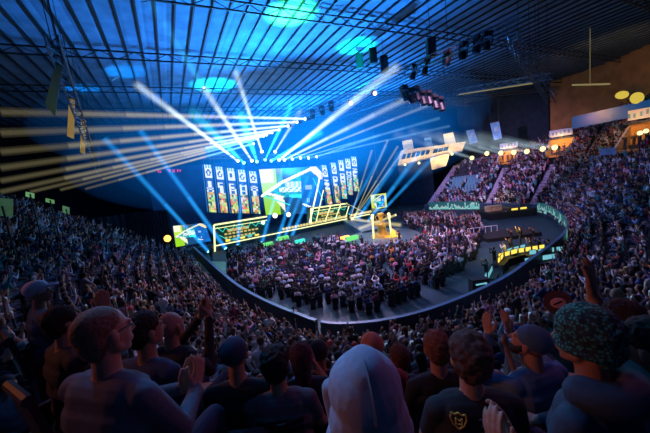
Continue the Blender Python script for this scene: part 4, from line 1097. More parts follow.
def legs_stand(F, pel):
    for s in (-1, 1):
        hip = Vector(pel) + Vector((s * .09, 0, -.03)); k = Vector((s * .11, pel[1] + .03, .50)); a = Vector((s * .12, pel[1], .09))
        F.cap(hip, k, .090, .062, LEGS); F.cap(k, a, .060, .042, LEGS); F.cap(a + Vector((0, -.03, -.04)), a + Vector((0, .16, -.055)), .042, .034, SHOE)

POSES = {   # arms: (elbow, wrist, hand direction, palm) for the left (x<0) and right hand
    'hands in lap': (((-.25, .06, .80), (-.10, .30, .66), (.3, 1, -.2), (0, 0, -1)), ((.25, .06, .80), (.10, .30, .66), (-.3, 1, -.2), (0, 0, -1))),
    'clapping': (((-.25, .12, .84), (-.05, .34, 1.05), (.2, .4, .9), (1, 0, 0)), ((.25, .12, .84), (.05, .34, 1.05), (-.2, .4, .9), (-1, 0, 0))),
    'clapping with raised hands': (((-.27, .22, 1.10), (-.05, .33, 1.32), (.2, .2, 1), (1, 0, 0)), ((.27, .22, 1.10), (.05, .33, 1.32), (-.2, .2, 1), (-1, 0, 0))),
    'one arm raised': (((-.25, .06, .80), (-.10, .30, .66), (.3, 1, -.2), (0, 0, -1)), ((.27, .10, 1.28), (.25, .16, 1.55), (0, .1, 1), (0, 1, 0))),
    'both arms raised': (((-.29, .08, 1.28), (-.24, .14, 1.56), (0, .1, 1), (0, 1, 0)), ((.29, .08, 1.28), (.24, .14, 1.56), (0, .1, 1), (0, 1, 0))),
    'holding a phone up': (((-.24, .20, .92), (-.04, .36, 1.22), (.2, .2, 1), (1, 0, 0)), ((.24, .20, .92), (.05, .36, 1.22), (-.2, .2, 1), (-1, 0, 0))),
    'arms folded': (((-.25, .10, .86), (.02, .24, .90), (1, 0, .1), (0, -1, 0)), ((.25, .10, .86), (-.02, .27, .94), (-1, 0, .1), (0, -1, 0))),
    'chin on hand': (((-.25, .06, .80), (-.10, .30, .66), (.3, 1, -.2), (0, 0, -1)), ((.16, .32, .76), (.05, .17, 1.03), (-.1, -.3, 1), (0, -1, 0)))}
def spectator(pose, sleeve, voxel, mats, dec, name):
    F = Fig(); stand = pose.startswith('standing'); p = pose.replace('standing and ', '') if stand else pose
    dz = .42 if stand else 0
    pel = Vector((0, 0, .50 + dz)); nk = Vector((0, .02 if p != 'chin on hand' else .08, 1.08 + dz)); sh = torso(F, pel, nk)
    F.cap(nk - Vector((0, 0, .03)), nk + Vector((0, .02, .09)), .056, .052, SKIN)
    head(F, nk + Vector((0, .035, .19)), rotm(0, -.03), 1.08, detail=False)
    for s, (el, wr, hd, pn) in zip((-1, 1), POSES[p]):
        z = Vector((0, 0, dz)); arm(F, sh + Vector((s * .185, 0, 0)), Vector(el) + z, Vector(wr) + z, sleeve=sleeve)
        hand(F, Vector(wr) + z, hd, pn, s, coarse=True)
    (legs_stand if stand else legs_sit)(F, pel)
    return F.mesh(name, voxel, mats, dec, smooth=2), nk + Vector((0, .035, .19))
def hair_mesh(kind, c, mats):
    F = Fig(); c = Vector(c)
    if kind == 'short hair': F.ell(c + Vector((0, -.028, .035)), (.088, .103, .098), 0)
    elif kind == 'long hair': F.ell(c + Vector((0, -.028, .033)), (.092, .106, .100), 0); F.cap(c + Vector((0, -.065, 0)), c + Vector((0, -.085, -.20)), .080, .055, 0)
    elif kind == 'cap':
        F.ell(c + Vector((0, -.018, .048)), (.090, .110, .088), 0); F.cap(c + Vector((-.03, .09, .045)), c + Vector((-.03, .15, .038)), .016, .013, 0); F.cap(c + Vector((.03, .09, .045)), c + Vector((.03, .15, .038)), .016, .013, 0); F.cap(c + Vector((0, .09, .045)), c + Vector((0, .16, .040)), .016, .013, 0)
    elif kind == 'bun': F.ell(c + Vector((0, -.028, .035)), (.088, .103, .098), 0); F.ell(c + Vector((0, -.10, .10)), (.045, .045, .045), 0)
    return F.mesh('hair', .014, mats, .35, smooth=1)
SKM = mat('skin', (.5, .3, .2), .6, skin=True)
HAIRM = mat('hair_or_hat', (.05, .04, .03), .75, objcol=True, noise=60, vary=.4)
CLOTH = mat('top_cloth', (.3, .3, .3), .85, objcol=True, noise=12, vary=.2)
TROU = mat('trousers', (.03, .04, .07), .85, noise=8)
SHOEM = mat('shoe', (.03, .03, .03), .6)
TOPS = {'white': (.70, .72, .75), 'black': (.015, .015, .018), 'navy': (.02, .04, .13), 'pink': (.62, .25, .36), 'grey': (.20, .21, .23), 'teal': (.05, .30, .33), 'red': (.48, .04, .06), 'light blue': (.22, .40, .62), 'maroon': (.20, .03, .06), 'pale grey': (.45, .46, .50), 'dark green': (.03, .12, .07), 'orange': (.60, .22, .06)}
TOPW = {'white': 13, 'black': 44, 'navy': 12, 'pink': 4, 'grey': 8, 'teal': 2, 'red': 1.5, 'light blue': 3, 'maroon': 4, 'pale grey': 7, 'dark green': 2, 'orange': .7}
HAIRC = {'black': (.012, .010, .010), 'brown': (.07, .035, .018), 'fair': (.36, .24, .12), 'reddish': (.22, .07, .03), 'grey': (.25, .25, .25)}
HATC = {'white': (.65, .67, .7), 'red': (.45, .03, .04), 'black': (.02, .02, .02), 'blue': (.05, .15, .45)}
POSEW = [('hands in lap', 30), ('clapping', 24), ('clapping with raised hands', 16), ('one arm raised', 5), ('both arms raised', 4), ('holding a phone up', 9), ('arms folded', 7), ('chin on hand', 5), ('standing and clapping', 4), ('standing and holding a phone up', 2)]
pose_pick = [p for p, w in POSEW for _ in range(w)]; top_pick = [t for t, w in TOPW.items() for _ in range(int(w * 2))]
MID = {}; LOW = []
for i, (p, w) in enumerate(POSEW):
    me, hc = spectator(p, .5 if i % 3 == 1 else 1, .019, [SKM, CLOTH, TROU, SHOEM], .5, 'spectator_body'); MID[p] = (me, hc)
for i in (0, 0, 1, 2, 3, 4, 5, 6, 8):
    me, hc = spectator(POSEW[i][0], 1, .034, [SKM, CLOTH, TROU, SHOEM], .13, 'low'); LOW.append((me, hc))
HM = {}
for st_ in (False, True):
    c = MID['standing and clapping' if st_ else 'clapping'][1]
    for k in ('short hair', 'long hair', 'cap', 'bun'): HM[(k, st_)] = hair_mesh(k, c, [HAIRM])
HM[('chin', 'x')] = None

# seat: folding stadium seat, shared by all copies
def seat_proto(nm, m):
    e = bpy.data.objects.new(nm, None); COL.objects.link(e)
    mb = MB(); mb.box((0, .06, .44), (.44, .42, .05)); mb.box((0, -.02, .40), (.36, .25, .05)); o = mb.build('seat_pan', m); o.parent = e
    mb = MB(); q = Matrix.Rotation(-.18, 3, 'X'); mb.box((0, -.21, .70), (.44, .045, .46), Matrix.Rotation(.15, 3, 'X')); mb.tube((-.2, -.25, .93), (.2, -.25, .93), .035, n=8); o = mb.build('backrest', m); o.parent = e
    for s in (-1, 1):
        mb = MB(); mb.box((s * .245, 0, .64), (.04, .34, .035)); mb.box((s * .245, -.12, .33), (.035, .06, .62)); o = mb.build('armrest', M['black']); o.parent = e
    mb = MB(); mb.box((0, -.12, .16), (.40, .06, .30)); o = mb.build('bracket', M['steel']); o.parent = e
    return e

# ---- where everybody sits
LOOK = Vector((-4, 50, 0))
FG = []   # filled with (x, y, radius) of the people built one by one
# ------------------------------------------------------------------ the people nearest the camera
def pm(name, col, **k): return mat(name, col, **{**dict(rough=.85, noise=20, vary=.15), **k})
SK1 = pm('skin_warm', (.50, .27, .18), rough=.55, noise=40, vary=.08); SK2 = pm('skin_tan', (.42, .22, .14), rough=.55, noise=40, vary=.08)
DEN = pm('dark_denim', (.03, .05, .10)); JEAN = pm('blue_denim', (.10, .20, .34))
def person(name_label, hp, D, yaw, skin, top, legs, grp=None, stand=False, arms=None, head_rot=(0, 0, 0), hs=1.0, sleeve=1.0, bulk=1.0, voxel=.0065, lean=0.0, shw=.185, extra=None, zoff=None):
    """hp: picture point of the skull's middle, D: distance along the floor; everything else is in the figure's own frame"""
    hc = at_d(hp[0], hp[1], D)
    F = Fig(); dz = .42 if stand else 0
    pel = Vector((0, 0, .50 + dz)); nk = Vector((0, .03 + lean, 1.08 + dz)); hcl = nk + Vector((0, .035, .19))
    sh = torso(F, pel, nk, shw, bulk=bulk); Rh = rotm(*head_rot)
    F.cap(nk - Vector((0, 0, .05)), nk.lerp(hcl, .5), .060, .054, SKIN)
    head(F, hcl, Rh, hs)
    arms = arms or POSES['hands in lap']
    for s, A in zip((-1, 1), arms):
        if A is None: continue
        el, wr, hd, pn = A[:4]; cu = A[4] if len(A) > 4 else .35
        z = Vector((0, 0, dz)); arm(F, sh + Vector((s * shw, 0, 0)), Vector(el) + z, Vector(wr) + z, sleeve=sleeve, bulk=bulk)
        hand(F, Vector(wr) + z, hd, pn, s, curl=cu)
    (legs_stand if stand else legs_sit)(F, pel)
    if extra: extra(F, nk, sh)
    me = F.mesh('body', voxel, [skin, top, legs, SHOEM], None, smooth=3)
    e = bpy.data.objects.new('person', me); COL.objects.link(e)
    R_ = Matrix.Rotation(yaw, 3, 'Z'); loc = hc - R_ @ hcl
    e.location = loc; e.rotation_euler = (0, 0, yaw); tag(e, name_label, 'person', grp)
    FG.append((loc.x, loc.y, .50)); FGB.append((e, loc, yaw, stand))
    return e, hcl, Rh
FGB = []
def child(F, name, voxel, m, parent, disp=None, smooth=2):
    me = F.mesh(name, voxel, [m], None, smooth=smooth)
    if disp:
        v = np.empty(len(me.vertices) * 3, dtype=np.float32); me.vertices.foreach_get('co', v); v = v.reshape(-1, 3)
        nn = np.empty(len(me.vertices) * 3, dtype=np.float32); me.vertices.foreach_get('normal', nn); nn = nn.reshape(-1, 3)
        from mathutils import noise as mn
        dd = np.array([mn.noise(Vector(p) * disp[1]) for p in v.tolist()]); v = v + nn * (dd * disp[0])[:, None]
        me.vertices.foreach_set('co', v.ravel()); me.update()
    o = bpy.data.objects.new(name, me); COL.objects.link(o); o.parent = parent; return o
def hair_short(hc, R, m, parent, s=1.0, thick=1.0, disp=(.006, 60), sides=True):
    F = Fig(); P = lambda x, y, z: Vector(hc) + R @ Vector((x * s, y * s, z * s))
    F.ell(P(0, -.024, .040), (.083 * s * thick, .100 * s * thick, .086 * s * thick), 0, R)
    F.ell(P(0, -.050, .000), (.080 * s * thick, .066 * s * thick, .082 * s * thick), 0, R)
    if sides: F.ell(P(0, -.055, -.05), (.060 * s, .045 * s, .045 * s), 0, R)
    return child(F, 'hair', .006 * s, m, parent, disp)
def eyes(hc, R, parent, s=1.0):
    for x in (-.031, .031):
        mb = MB(); mb.sph(Vector(hc) + R @ Vector((x * s, .086 * s, .001 * s)), .0115 * s, 10, 8); o = mb.build('eye', mat('eye_white', (.6, .6, .6), .2) if 'eye_white' not in bpy.data.materials else bpy.data.materials['eye_white'], smooth=True); o.parent = parent
        mb = MB(); mb.sph(Vector(hc) + R @ Vector((x * s, .0945 * s, .001 * s)), .0055 * s, 8, 6); o = mb.build('iris', M['black'], smooth=True); o.parent = parent
DK = pm('hair_dark', (.025, .018, .014), noise=90, vary=.5); RB_ = pm('hair_reddish', (.20, .08, .045), noise=90, vary=.5); CB = pm('hair_curly', (.085, .042, .03), noise=70, vary=.6)
CLAP = lambda z=1.05, y=.34, x=.0: (((-.25, .12, .84), (x - .035, y, z), (.12, .35, .9), (1, 0, 0), .12), ((.25, .12, .84), (x + .035, y + .01, z), (-.12, .4, .9), (-1, 0, 0), .12))

# A: hooded person, centre
def hoodx(F, nk, sh):
    pass
e, hc, R = person('person in a pale grey blue raised hood seen from behind, closest to the camera', (365, 394), .84, .05, SK1, pm('hoodie_blue', (.16, .21, .28), noise=30), DEN, hs=1.0, bulk=1.08, shw=.19)
F = Fig(); P = lambda x, y, z: Vector(hc) + R @ Vector((x, y, z))
F.ell(P(0, -.020, .030), (.112, .132, .118), 0, R); F.ell(P(0, -.045, -.045), (.118, .110, .130), 0, R)
F.ell(P(0, -.030, .085), (.068, .095, .080), 0, R); F.cap(P(-.07, -.01, -.13), P(.07, -.01, -.13), .070, .070, 0)
F.cap(P(-.085, -.075, -.07), P(.0, -.122, -.115), .026, .030, 0); F.cap(P(.085, -.075, -.07), P(.0, -.122, -.115), .026, .030, 0)
F.cap(P(-.10, .05, .0), P(-.09, .05, -.13), .03, .04, 0); F.cap(P(.10, .05, .0), P(.09, .05, -.13), .03, .04, 0)
hd = child(F, 'hood', .006, pm('hood_cloth', (.36, .42, .50), noise=45, vary=.14), e, (.010, 9), smooth=4)
mb = MB()
for k in range(14):
    a0 = -.35 + k * .13; a1 = a0 + .13
    f_ = lambda a: P(0, -.040 - .128 * math.sin(a), .030 + .130 * math.cos(a))
    mb.tube(f_(a0), f_(a1), .0035, n=5)
o = mb.build('seam', pm('seam_cloth', (.22, .27, .34))); o.parent = hd

# B: man in glasses, near side
e, hc, R = person('man in glasses and grey sweater clapping, cropped hair, face turned to the stage', (105, 333), 1.64, -.30, SK1, pm('sweater_grey', (.10, .115, .15), noise=40), DEN,
    arms=(((-.25, .14, .80), (.09, .33, .80), (.10, .45, .88), (1, 0, 0), .12), ((.26, .12, .78), (.165, .34, .80), (-.05, .5, .86), (-1, 0, 0), .12)), head_rot=(-.15, .02, 0), hs=1.05, bulk=1.10, shw=.20)
hair_short(hc, R, pm('hair_cropped', (.22, .11, .07), noise=120, vary=.4), e, 1.03, .985, (.002, 90))
eyes(hc, R, e, 1.05)
mb = MB()
for x in (-.033, .033):
    for k in range(14):
        a, b = 2 * PI * k / 14, 2 * PI * (k + 1) / 14
        mb.tube(Vector(hc) + R @ Vector((x + .026 * math.cos(a), .108, .002 + .020 * math.sin(a))), Vector(hc) + R @ Vector((x + .026 * math.cos(b), .108, .002 + .020 * math.sin(b))), .0026, n=5)
    s = 1 if x > 0 else -1
    mb.tube(Vector(hc) + R @ Vector((s * .062, .106, .008)), Vector(hc) + R @ Vector((s * .088, -.01, .012)), .003, n=5)
mb.tube(Vector(hc) + R @ Vector((-.008, .112, .004)), Vector(hc) + R @ Vector((.008, .112, .004)), .003, n=5)
o = mb.build('glasses', M['black']); o.parent = e

# D: young man in a grey shirt
def stripes(parent, z0, hw, m, n, y=-.135, h=.022, gap=.05, bend=.06):
    for k in range(n):
        mb = MB()
        for j in range(8):
            x0 = -hw + 2 * hw * j / 8; x1 = -hw + 2 * hw * (j + 1) / 8; f_ = lambda x: y + bend * (x / .2) ** 2
            mb.add([(x0, f_(x0), z0 - k * gap), (x1, f_(x1), z0 - k * gap), (x1, f_(x1), z0 - k * gap + h), (x0, f_(x0), z0 - k * gap + h), (x0, f_(x0) + .05, z0 - k * gap), (x1, f_(x1) + .05, z0 - k * gap), (x1, f_(x1) + .05, z0 - k * gap + h), (x0, f_(x0) + .05, z0 - k * gap + h)],
                   [(0, 1, 2, 3), (7, 6, 5, 4), (0, 4, 5, 1), (3, 2, 6, 7), (0, 3, 7, 4), (1, 5, 6, 2)])
        o = mb.build('shirt_stripe', m); o.parent = parent
e, hc, R = person('young man with thick dark hair, grey shirt with a dark band across the back', (276, 363), 1.9, .04, SK1, pm('shirt_grey', (.15, .14, .155), noise=30), DEN, sleeve=.5, bulk=1.02, arms=POSES['hands in lap'])
hair_short(hc, R, DK, e, 1.07, 1.05, (.012, 45)); stripes(e, .95, .15, M['black'], 2, y=-.118)
# E: seated in a dark cap
e, hc, R = person('person in a dark knitted cap and black jacket beside the young man in grey', (235, 354), 2.05, .0, SK2, pm('jacket_black', (.02, .024, .035)), DEN, arms=POSES['arms folded'], voxel=.008)
F = Fig(); F.ell(Vector(hc) + Vector((0, -.02, .038)), (.090, .108, .092), 0); child(F, 'cap', .007, pm('cap_navy', (.03, .06, .11)), e)
# F: bald man
e, hc, R = person('bald man in a dark jacket clapping with raised hands', (171, 326), 2.75, -.25, SK1, pm('jacket_dark', (.025, .028, .035)), DEN, arms=CLAP(1.22, .34, .12), head_rot=(-.1, .15, 0), hs=1.08, bulk=1.12, voxel=.008)
# N: dark haired person between B and F
e, hc, R = person('dark haired person in a navy jumper between the man in glasses and the bald man', (146, 330), 2.2, -.3, SK2, pm('jumper_navy', (.03, .06, .13)), DEN, voxel=.008, head_rot=(-.3, 0, 0)); hair_short(hc, R, DK, e, 1.04, 1.04)
# O: woman beside the hood
e, hc, R = person('woman with long dark hair clapping, between the young man in grey and the hood', (301, 356), 2.3, .05, SK1, pm('top_black', (.02, .02, .03)), DEN, arms=CLAP(1.0, .30, .06), voxel=.008, sleeve=.5)
F = Fig(); F.ell(Vector(hc) + Vector((0, -.028, .033)), (.094, .108, .100), 0); F.cap(Vector(hc) + Vector((0, -.065, 0)), Vector(hc) + Vector((0, -.085, -.20)), .080, .055, 0); child(F, 'hair', .007, pm('hair_plum', (.06, .02, .035), noise=60, vary=.5), e, (.008, 40))
e, hc, R = person('person in a black cap between the long haired woman and the hood', (319, 352), 2.7, -.1, SK2, pm('top_black2', (.015, .02, .03)), DEN, voxel=.009)
F = Fig(); F.ell(Vector(hc) + Vector((0, -.02, .035)), (.092, .110, .095), 0); child(F, 'cap', .007, pm('cap_black', (.02, .025, .035)), e)
# orange cap behind the hood
e, hc, R = person('person in an orange cap and red top just past the hood', (372, 347), 2.3, 0, SK1, pm('top_red', (.35, .05, .05)), DEN, voxel=.009)
F = Fig(); F.ell(Vector(hc) + Vector((0, -.02, .038)), (.094, .110, .092), 0); F.cap(Vector(hc) + Vector((0, .08, .04)), Vector(hc) + Vector((0, .15, .035)), .02, .015, 0); child(F, 'cap', .007, pm('cap_orange', (.55, .20, .12)), e)
e, hc, R = person('person with short brown hair on the other side of the hood, in black', (399, 357), 2.6, .1, SK1, pm('top_black3', (.02, .02, .025)), DEN, voxel=.009); hair_short(hc, R, pm('hair_brown', (.09, .04, .03), noise=90, vary=.5), e, 1.05, 1.02)
# C: cap at the far side
e, hc, R = person('person in a pale peaked cap near the dark edge of the stand, head in profile', (39, 292), 4.4, -.65, SK1, pm('top_blue', (.08, .14, .22)), DEN, voxel=.008, head_rot=(-.35, .05, 0), stand=False, arms=POSES['hands in lap'])
F = Fig(); Pq = lambda x, y, z: Vector(hc) + R @ Vector((x, y, z)); F.ell(Pq(0, -.018, .045), (.094, .112, .090), 0, R)
for x in (-.04, -.015, .015, .04): F.cap(Pq(x, .09, .045), Pq(x * .9, .165, .040), .014, .010, 0)
child(F, 'cap', .006, pm('cap_pale', (.75, .76, .82)), e)
e, hc, R = person('person in dark clothes holding clapping hands up beside the pale cap', (64, 322), 2.9, -.55, SK1, pm('top_dark4', (.02, .02, .03)), DEN, arms=(((-.27, .22, 1.10), (.02, .30, 1.26), (.1, .1, 1), (1, 0, 0), .1), ((.27, .22, 1.10), (.09, .30, 1.26), (-.1, .1, 1), (-1, 0, 0), .1)), voxel=.008); hair_short(hc, R, DK, e, 1.04, 1.04)
# G: reddish hair
e, hc, R = person('person with round reddish hair and a black jacket, beside the man with the gold emblem', (436, 347), 2.1, .0, SK1, pm('jacket_black5', (.02, .024, .03)), DEN, voxel=.008); hair_short(hc, R, RB_, e, 1.05, 1.06, (.008, 50))
# H: gold emblem
e, hc, R = person('man with thick brown hair and a black shirt with a small gold shield emblem', (468, 356), 1.55, -.10, SK1, pm('shirt_black', (.022, .024, .028)), DEN, sleeve=.5, bulk=1.06, head_rot=(.10, 0, 0), arms=POSES['hands in lap'], hs=1.02)
hair_short(hc, R, CB, e, 1.12, 1.05, (.014, 30))
mb = MB(); GY = -.098; sx = lambda x, z: Vector((x, GY + .055 * (x / .2) ** 2 + .0, z))
sh_ = [(-.030, .045), (-.015, .038), (0, .050), (.015, .038), (.030, .045), (.034, .015), (.022, -.018), (0, -.038), (-.022, -.018), (-.034, .015), (-.030, .045)]
for a, b in zip(sh_, sh_[1:]): mb.tube(sx(a[0] - .11, a[1] + 1.03), sx(b[0] - .11, b[1] + 1.03), .0042, n=5)
for a, b in (((-.012, .02), (-.012, -.012)), ((-.012, .02), (.006, .005)), ((.014, .02), (.014, -.012)), ((.006, .005), (.014, .02)), ((-.016, -.012), (.016, -.012))): mb.tube(sx(a[0] - .11, a[1] + 1.03), sx(b[0] - .11, b[1] + 1.03), .0038, n=5)
o = mb.build('shield_emblem', pm('emblem_gold', (.85, .50, .08), emit=None)); o.parent = e; tag(o, 'gold shield emblem on the back of the shirt')
mb = MB()
for k in range(3): mb.box(sx(.02, 1.05 - k * .035), (.085 - .02 * (k % 2), .004, .008))
o = mb.build('printed_line', pm('print_grey', (.10, .11, .13))); o.parent = e
# I: light blue shirt, cap worn backwards, looking up
e, hc, R = person('bearded man in a light blue shirt clapping with raised hands, cap worn backwards', (530, 342), 2.3, .25, SK1, pm('shirt_lightblue', (.10, .20, .33)), DEN, arms=(((-.27, .20, 1.0), (-.10, .33, 1.22), (.1, .2, 1), (1, 0, 0), .15), ((.27, .2, 1.0), (.10, .33, 1.20), (-.1, .2, 1), (-1, 0, 0), .15)), head_rot=(.35, .30, 0), bulk=1.08, hs=1.05)
F = Fig(); Pq = lambda x, y, z: Vector(hc) + R @ Vector((x, y, z)); F.ell(Pq(0, .055, -.085), (.062, .048, .050), 0, R); F.cap(Pq(-.07, .01, -.03), Pq(-.04, .06, -.09), .02, .03, 0); F.cap(Pq(.07, .01, -.03), Pq(.04, .06, -.09), .02, .03, 0); child(F, 'beard', .006, DK, e)
F = Fig(); F.ell(Pq(0, -.018, .045), (.092, .110, .086), 0, R); F.cap(Pq(-.03, -.09, .02), Pq(-.03, -.15, .0), .014, .012, 0); F.cap(Pq(.03, -.09, .02), Pq(.03, -.15, .0), .014, .012, 0); child(F, 'cap', .006, pm('cap_blue', (.06, .16, .26)), e); eyes(hc, R, e, 1.05)
# J: patterned beanie
def beanie_mat():
    m = pm('beanie_teal', (.05, .22, .22)); nt = m.node_tree; b = nt.nodes['Principled BSDF']
    co = nt.nodes.new('ShaderNodeTexCoord'); v = nt.nodes.new('ShaderNodeTexVoronoi'); v.inputs['Scale'].default_value = 75; nt.links.new(co.outputs['Object'], v.inputs['Vector'])
    r = nt.nodes.new('ShaderNodeValToRGB'); r.color_ramp.elements[0].color = (.05, .36, .30, 1); r.color_ramp.elements[1].color = (.015, .04, .045, 1); r.color_ramp.elements[0].position = .25; r.color_ramp.elements[1].position = .5
    nt.links.new(v.outputs['Distance'], r.inputs[0]); nt.links.new(r.outputs[0], b.inputs['Base Color']); return m
e, hc, R = person('person in a large teal patterned knitted beanie and dark blue hoodie', (585, 339), 1.50, .45, SK2, pm('hoodie_navy', (.035, .07, .11), noise=30), DEN, bulk=1.1, shw=.20, hs=1.02)
F = Fig(); Pq = lambda x, y, z: Vector(hc) + R @ Vector((x, y, z)); F.ell(Pq(0, -.015, .050), (.103, .118, .104), 0, R); F.ell(Pq(0, -.02, .0), (.101, .112, .060), 0, R); F.cap(Pq(-.03, -.08, -.03), Pq(.03, -.08, -.03), .04, .04, 0)
bn_ = child(F, 'beanie', .006, beanie_mat(), e, (.006, 45)); F = Fig()
for k in range(20):
    a, b = 2 * PI * k / 20, 2 * PI * (k + 1) / 20; F.cap(Pq(.090 * math.cos(a), -.012 + .102 * math.sin(a), -.018), Pq(.090 * math.cos(b), -.012 + .102 * math.sin(b), -.018), .019, .019, 0)
child(F, 'beanie_brim', .006, beanie_mat(), bn_)
F = Fig(); nk = Vector(hc) - Vector((0, .035, .19))
for k in range(12):
    a, b = PI + PI * k / 12, PI + PI * (k + 1) / 12; F.cap(nk + Vector((.12 * math.cos(a), -.01 + .11 * math.sin(a), .03)), nk + Vector((.12 * math.cos(b), -.01 + .11 * math.sin(b), .03)), .066, .066, 0)
child(F, 'hood', .008, bpy.data.materials['hoodie_navy'], e)
# K: red sleeves
e, hc, R = person('person in a red sleeved top clapping low beside the gold emblem', (594, 486), 1.15, .30, SK1, pm('sleeve_red', (.42, .02, .04)), DEN, arms=(((-.27, .20, 1.00), (-.13, .33, 1.22), (.05, .2, 1), (1, .2, 0), .30), ((.14, .30, 1.00), (-.04, .36, 1.22), (-.15, .2, 1), (-1, .1, 0), .30)), voxel=.006)
hair_short(hc, R, DK, e, 1.04, 1.04)
# L: arm raised at the dark edge
e, hc, R = person('dark clothed person with one long arm raised at the far edge of the near rows', (648, 345), 1.75, .55, SK2, pm('top_steelblue', (.10, .20, .30)), DEN, arms=(((-.24, .16, 1.25), (-.16, .20, 1.50), (0, .1, 1), (0, 1, 0), .2), POSES['hands in lap'][1]), sleeve=.5, voxel=.008)
hair_short(hc, R, DK, e, 1.04, 1.04)
e, hc, R = person('person in a plain navy top with short black hair, behind the beanie wearer', (619, 318), 2.5, .45, SK2, pm('top_navy6', (.03, .05, .10)), DEN, voxel=.009); hair_short(hc, R, DK, e, 1.04, 1.04)
# M: round hand fan with a pale mouth shaped print, held up beyond the beanie
hf = at_d(558, 303, 2.6); e = empty('hand_fan', hf, 'round dark hand fan with a pink mouth shaped print held up beside the beanie', 'hand fan')
vd = Vector((-hf.x, -hf.y, H - hf.z)).normalized(); Q = vd.to_track_quat('Z', 'Y').to_matrix()
mb = MB(); mb.tube(hf - vd * .006, hf, .088, .088, 28); mb.build('disc', pm('fan_brown', (.09, .05, .05)), e)
mb = MB(); mb.sph(hf + vd * .004, (.048, .036, .008), 18, 8, Q @ Matrix.Rotation(.3, 3, 'Z')); mb.build('printed_lips', pm('fan_pink', (.75, .38, .38)), e)
mb = MB(); mb.sph(hf + vd * .010, (.036, .008, .006), 12, 6, Q @ Matrix.Rotation(.6, 3, 'Z')); mb.build('printed_gap', M['black'], e)
mb = MB(); mb.tube(hf - Q @ Vector((0, .085, 0)), hf - Q @ Vector((0, .30, 0)), .010, n=8); mb.build('handle', M['black'], e)
# blue jeans knees and a bag by the lowest edge of the frame
# seats under and behind the near people: one each
near_seat = seat_proto('stadium_seat', M['seat'])
for i, (e, loc, yaw, st_) in enumerate(FGB):
    o = near_seat if i == 0 else copy_tree(near_seat); o.location = loc; o.rotation_euler = (0, 0, yaw)
    tag(o, 'seat under the ' + e['label'].split(',')[0].replace('person', 'one').replace('seen from behind', '')[:80], 'seat', 'black seats in the nearest rows')
    w = o['label'].split(); o['label'] = ' '.join(w[:15])
def blocked(p):
    for x, y, r in FG:
        if (p.x - x) ** 2 + (p.y - y) ** 2 < r * r: return True
    return False
places = []    # (dist, x, y, z, yaw, zone, row)
empties_ = []
NL = NS
for k in range(0, NR):
    f = (k + .42) / NR
    pts = [BL[i].lerp(TL[i], f) for i in range(NS)]
    acc = random.uniform(0, .3); i = 0
    step = .56
    for i in range(NS - 1):
        a, b = pts[i], pts[i + 1]; L = (b - a).to_2d().length; t = acc
        while t < L:
            p = a.lerp(b, t / L); s = (i + t / L) / (NS - 1); z = Z0 + ((TL[i].z) - Z0) * k / NR; t += step
            bad = False
            for (s_, f0, f1, w) in AIS:
                if f0 - .02 <= f <= f1 + .02:
                    c = surf(s_, f)
                    if (c - p).to_2d().length < w / 2 + .3: bad = True; break
            for (s_, f0, f1, w) in VOM:
                if f0 - .03 <= f <= f1 + .04:
                    c = surf(s_, f)
                    if (c - p).to_2d().length < w / 2 + .35: bad = True; break
            if bad or s > .985 or s < .022: continue
            P = Vector((p.x, p.y, z)); q = px_of(P + Vector((0, 0, 1.1)))
            if q is None or not (-25 < q[0] < 675 and -40 < q[1] < 480): continue
            dist = (P - EYE).length
            yaw = math.atan2(-(LOOK.x - p.x), LOOK.y - p.y)
            # facing: mostly towards the stage
            down = BL[i] - TL[i]; yd = math.atan2(-down.x, down.y); dy = (yaw - yd + PI) % (2 * PI) - PI; yaw_s = yd; yaw = yd + max(-.9, min(.9, dy))
            if 429 < q[0] < 480 and q[1] < 189 and s > .86:
                if random.random() < .82: empties_.append((P, yaw_s, k, s)); continue
            if random.random() < .06: empties_.append((P, yaw_s, k, s)); continue
            hd = (P - EYE).to_2d().length
            if hd < 2.9 or blocked(P): continue
            places.append((dist, P.x, P.y, z, yaw, 'bowl', k, s, yaw_s))
        acc = t - L
# floor seats
FP = [at_z(*q) for q in ((229, 256), (231, 289), (262, 303), (312, 311), (345, 317), (398, 313), (436, 292), (474, 262), (484, 232), (478, 219), (420, 217), (399, 219), (415, 238), (395, 247), (352, 247), (340, 240), (300, 246), (262, 250))]
def inside(x, y):
    c = False; n = len(FP); j = n - 1
    for i in range(n):
        if ((FP[i].y > y) != (FP[j].y > y)) and (x < (FP[j].x - FP[i].x) * (y - FP[i].y) / (FP[j].y - FP[i].y) + FP[i].x): c = not c
        j = i
    return c
for r in range(-50, 60):
    for c_ in range(-70, 70):
        P = Vector((0, 34, 0)) + SU * (c_ * .62 + random.uniform(-.07, .07)) + SB * (r * 1.12)
        if c_ % 24 in (0, 1): continue
        if r % 16 == 0: continue
        if not inside(P.x, P.y) or random.random() < .12: continue
        if (P - cp).to_2d().length < 5.1: continue
        q = px_of(P + Vector((0, 0, 1.1))); yaw = math.atan2(-(-6 - P.x), 62 - P.y)
        places.append(((P - EYE).length, P.x, P.y, 0.0, yaw, 'floor', r, 0, yaw))
places.sort()
print('PEOPLE', len(places))
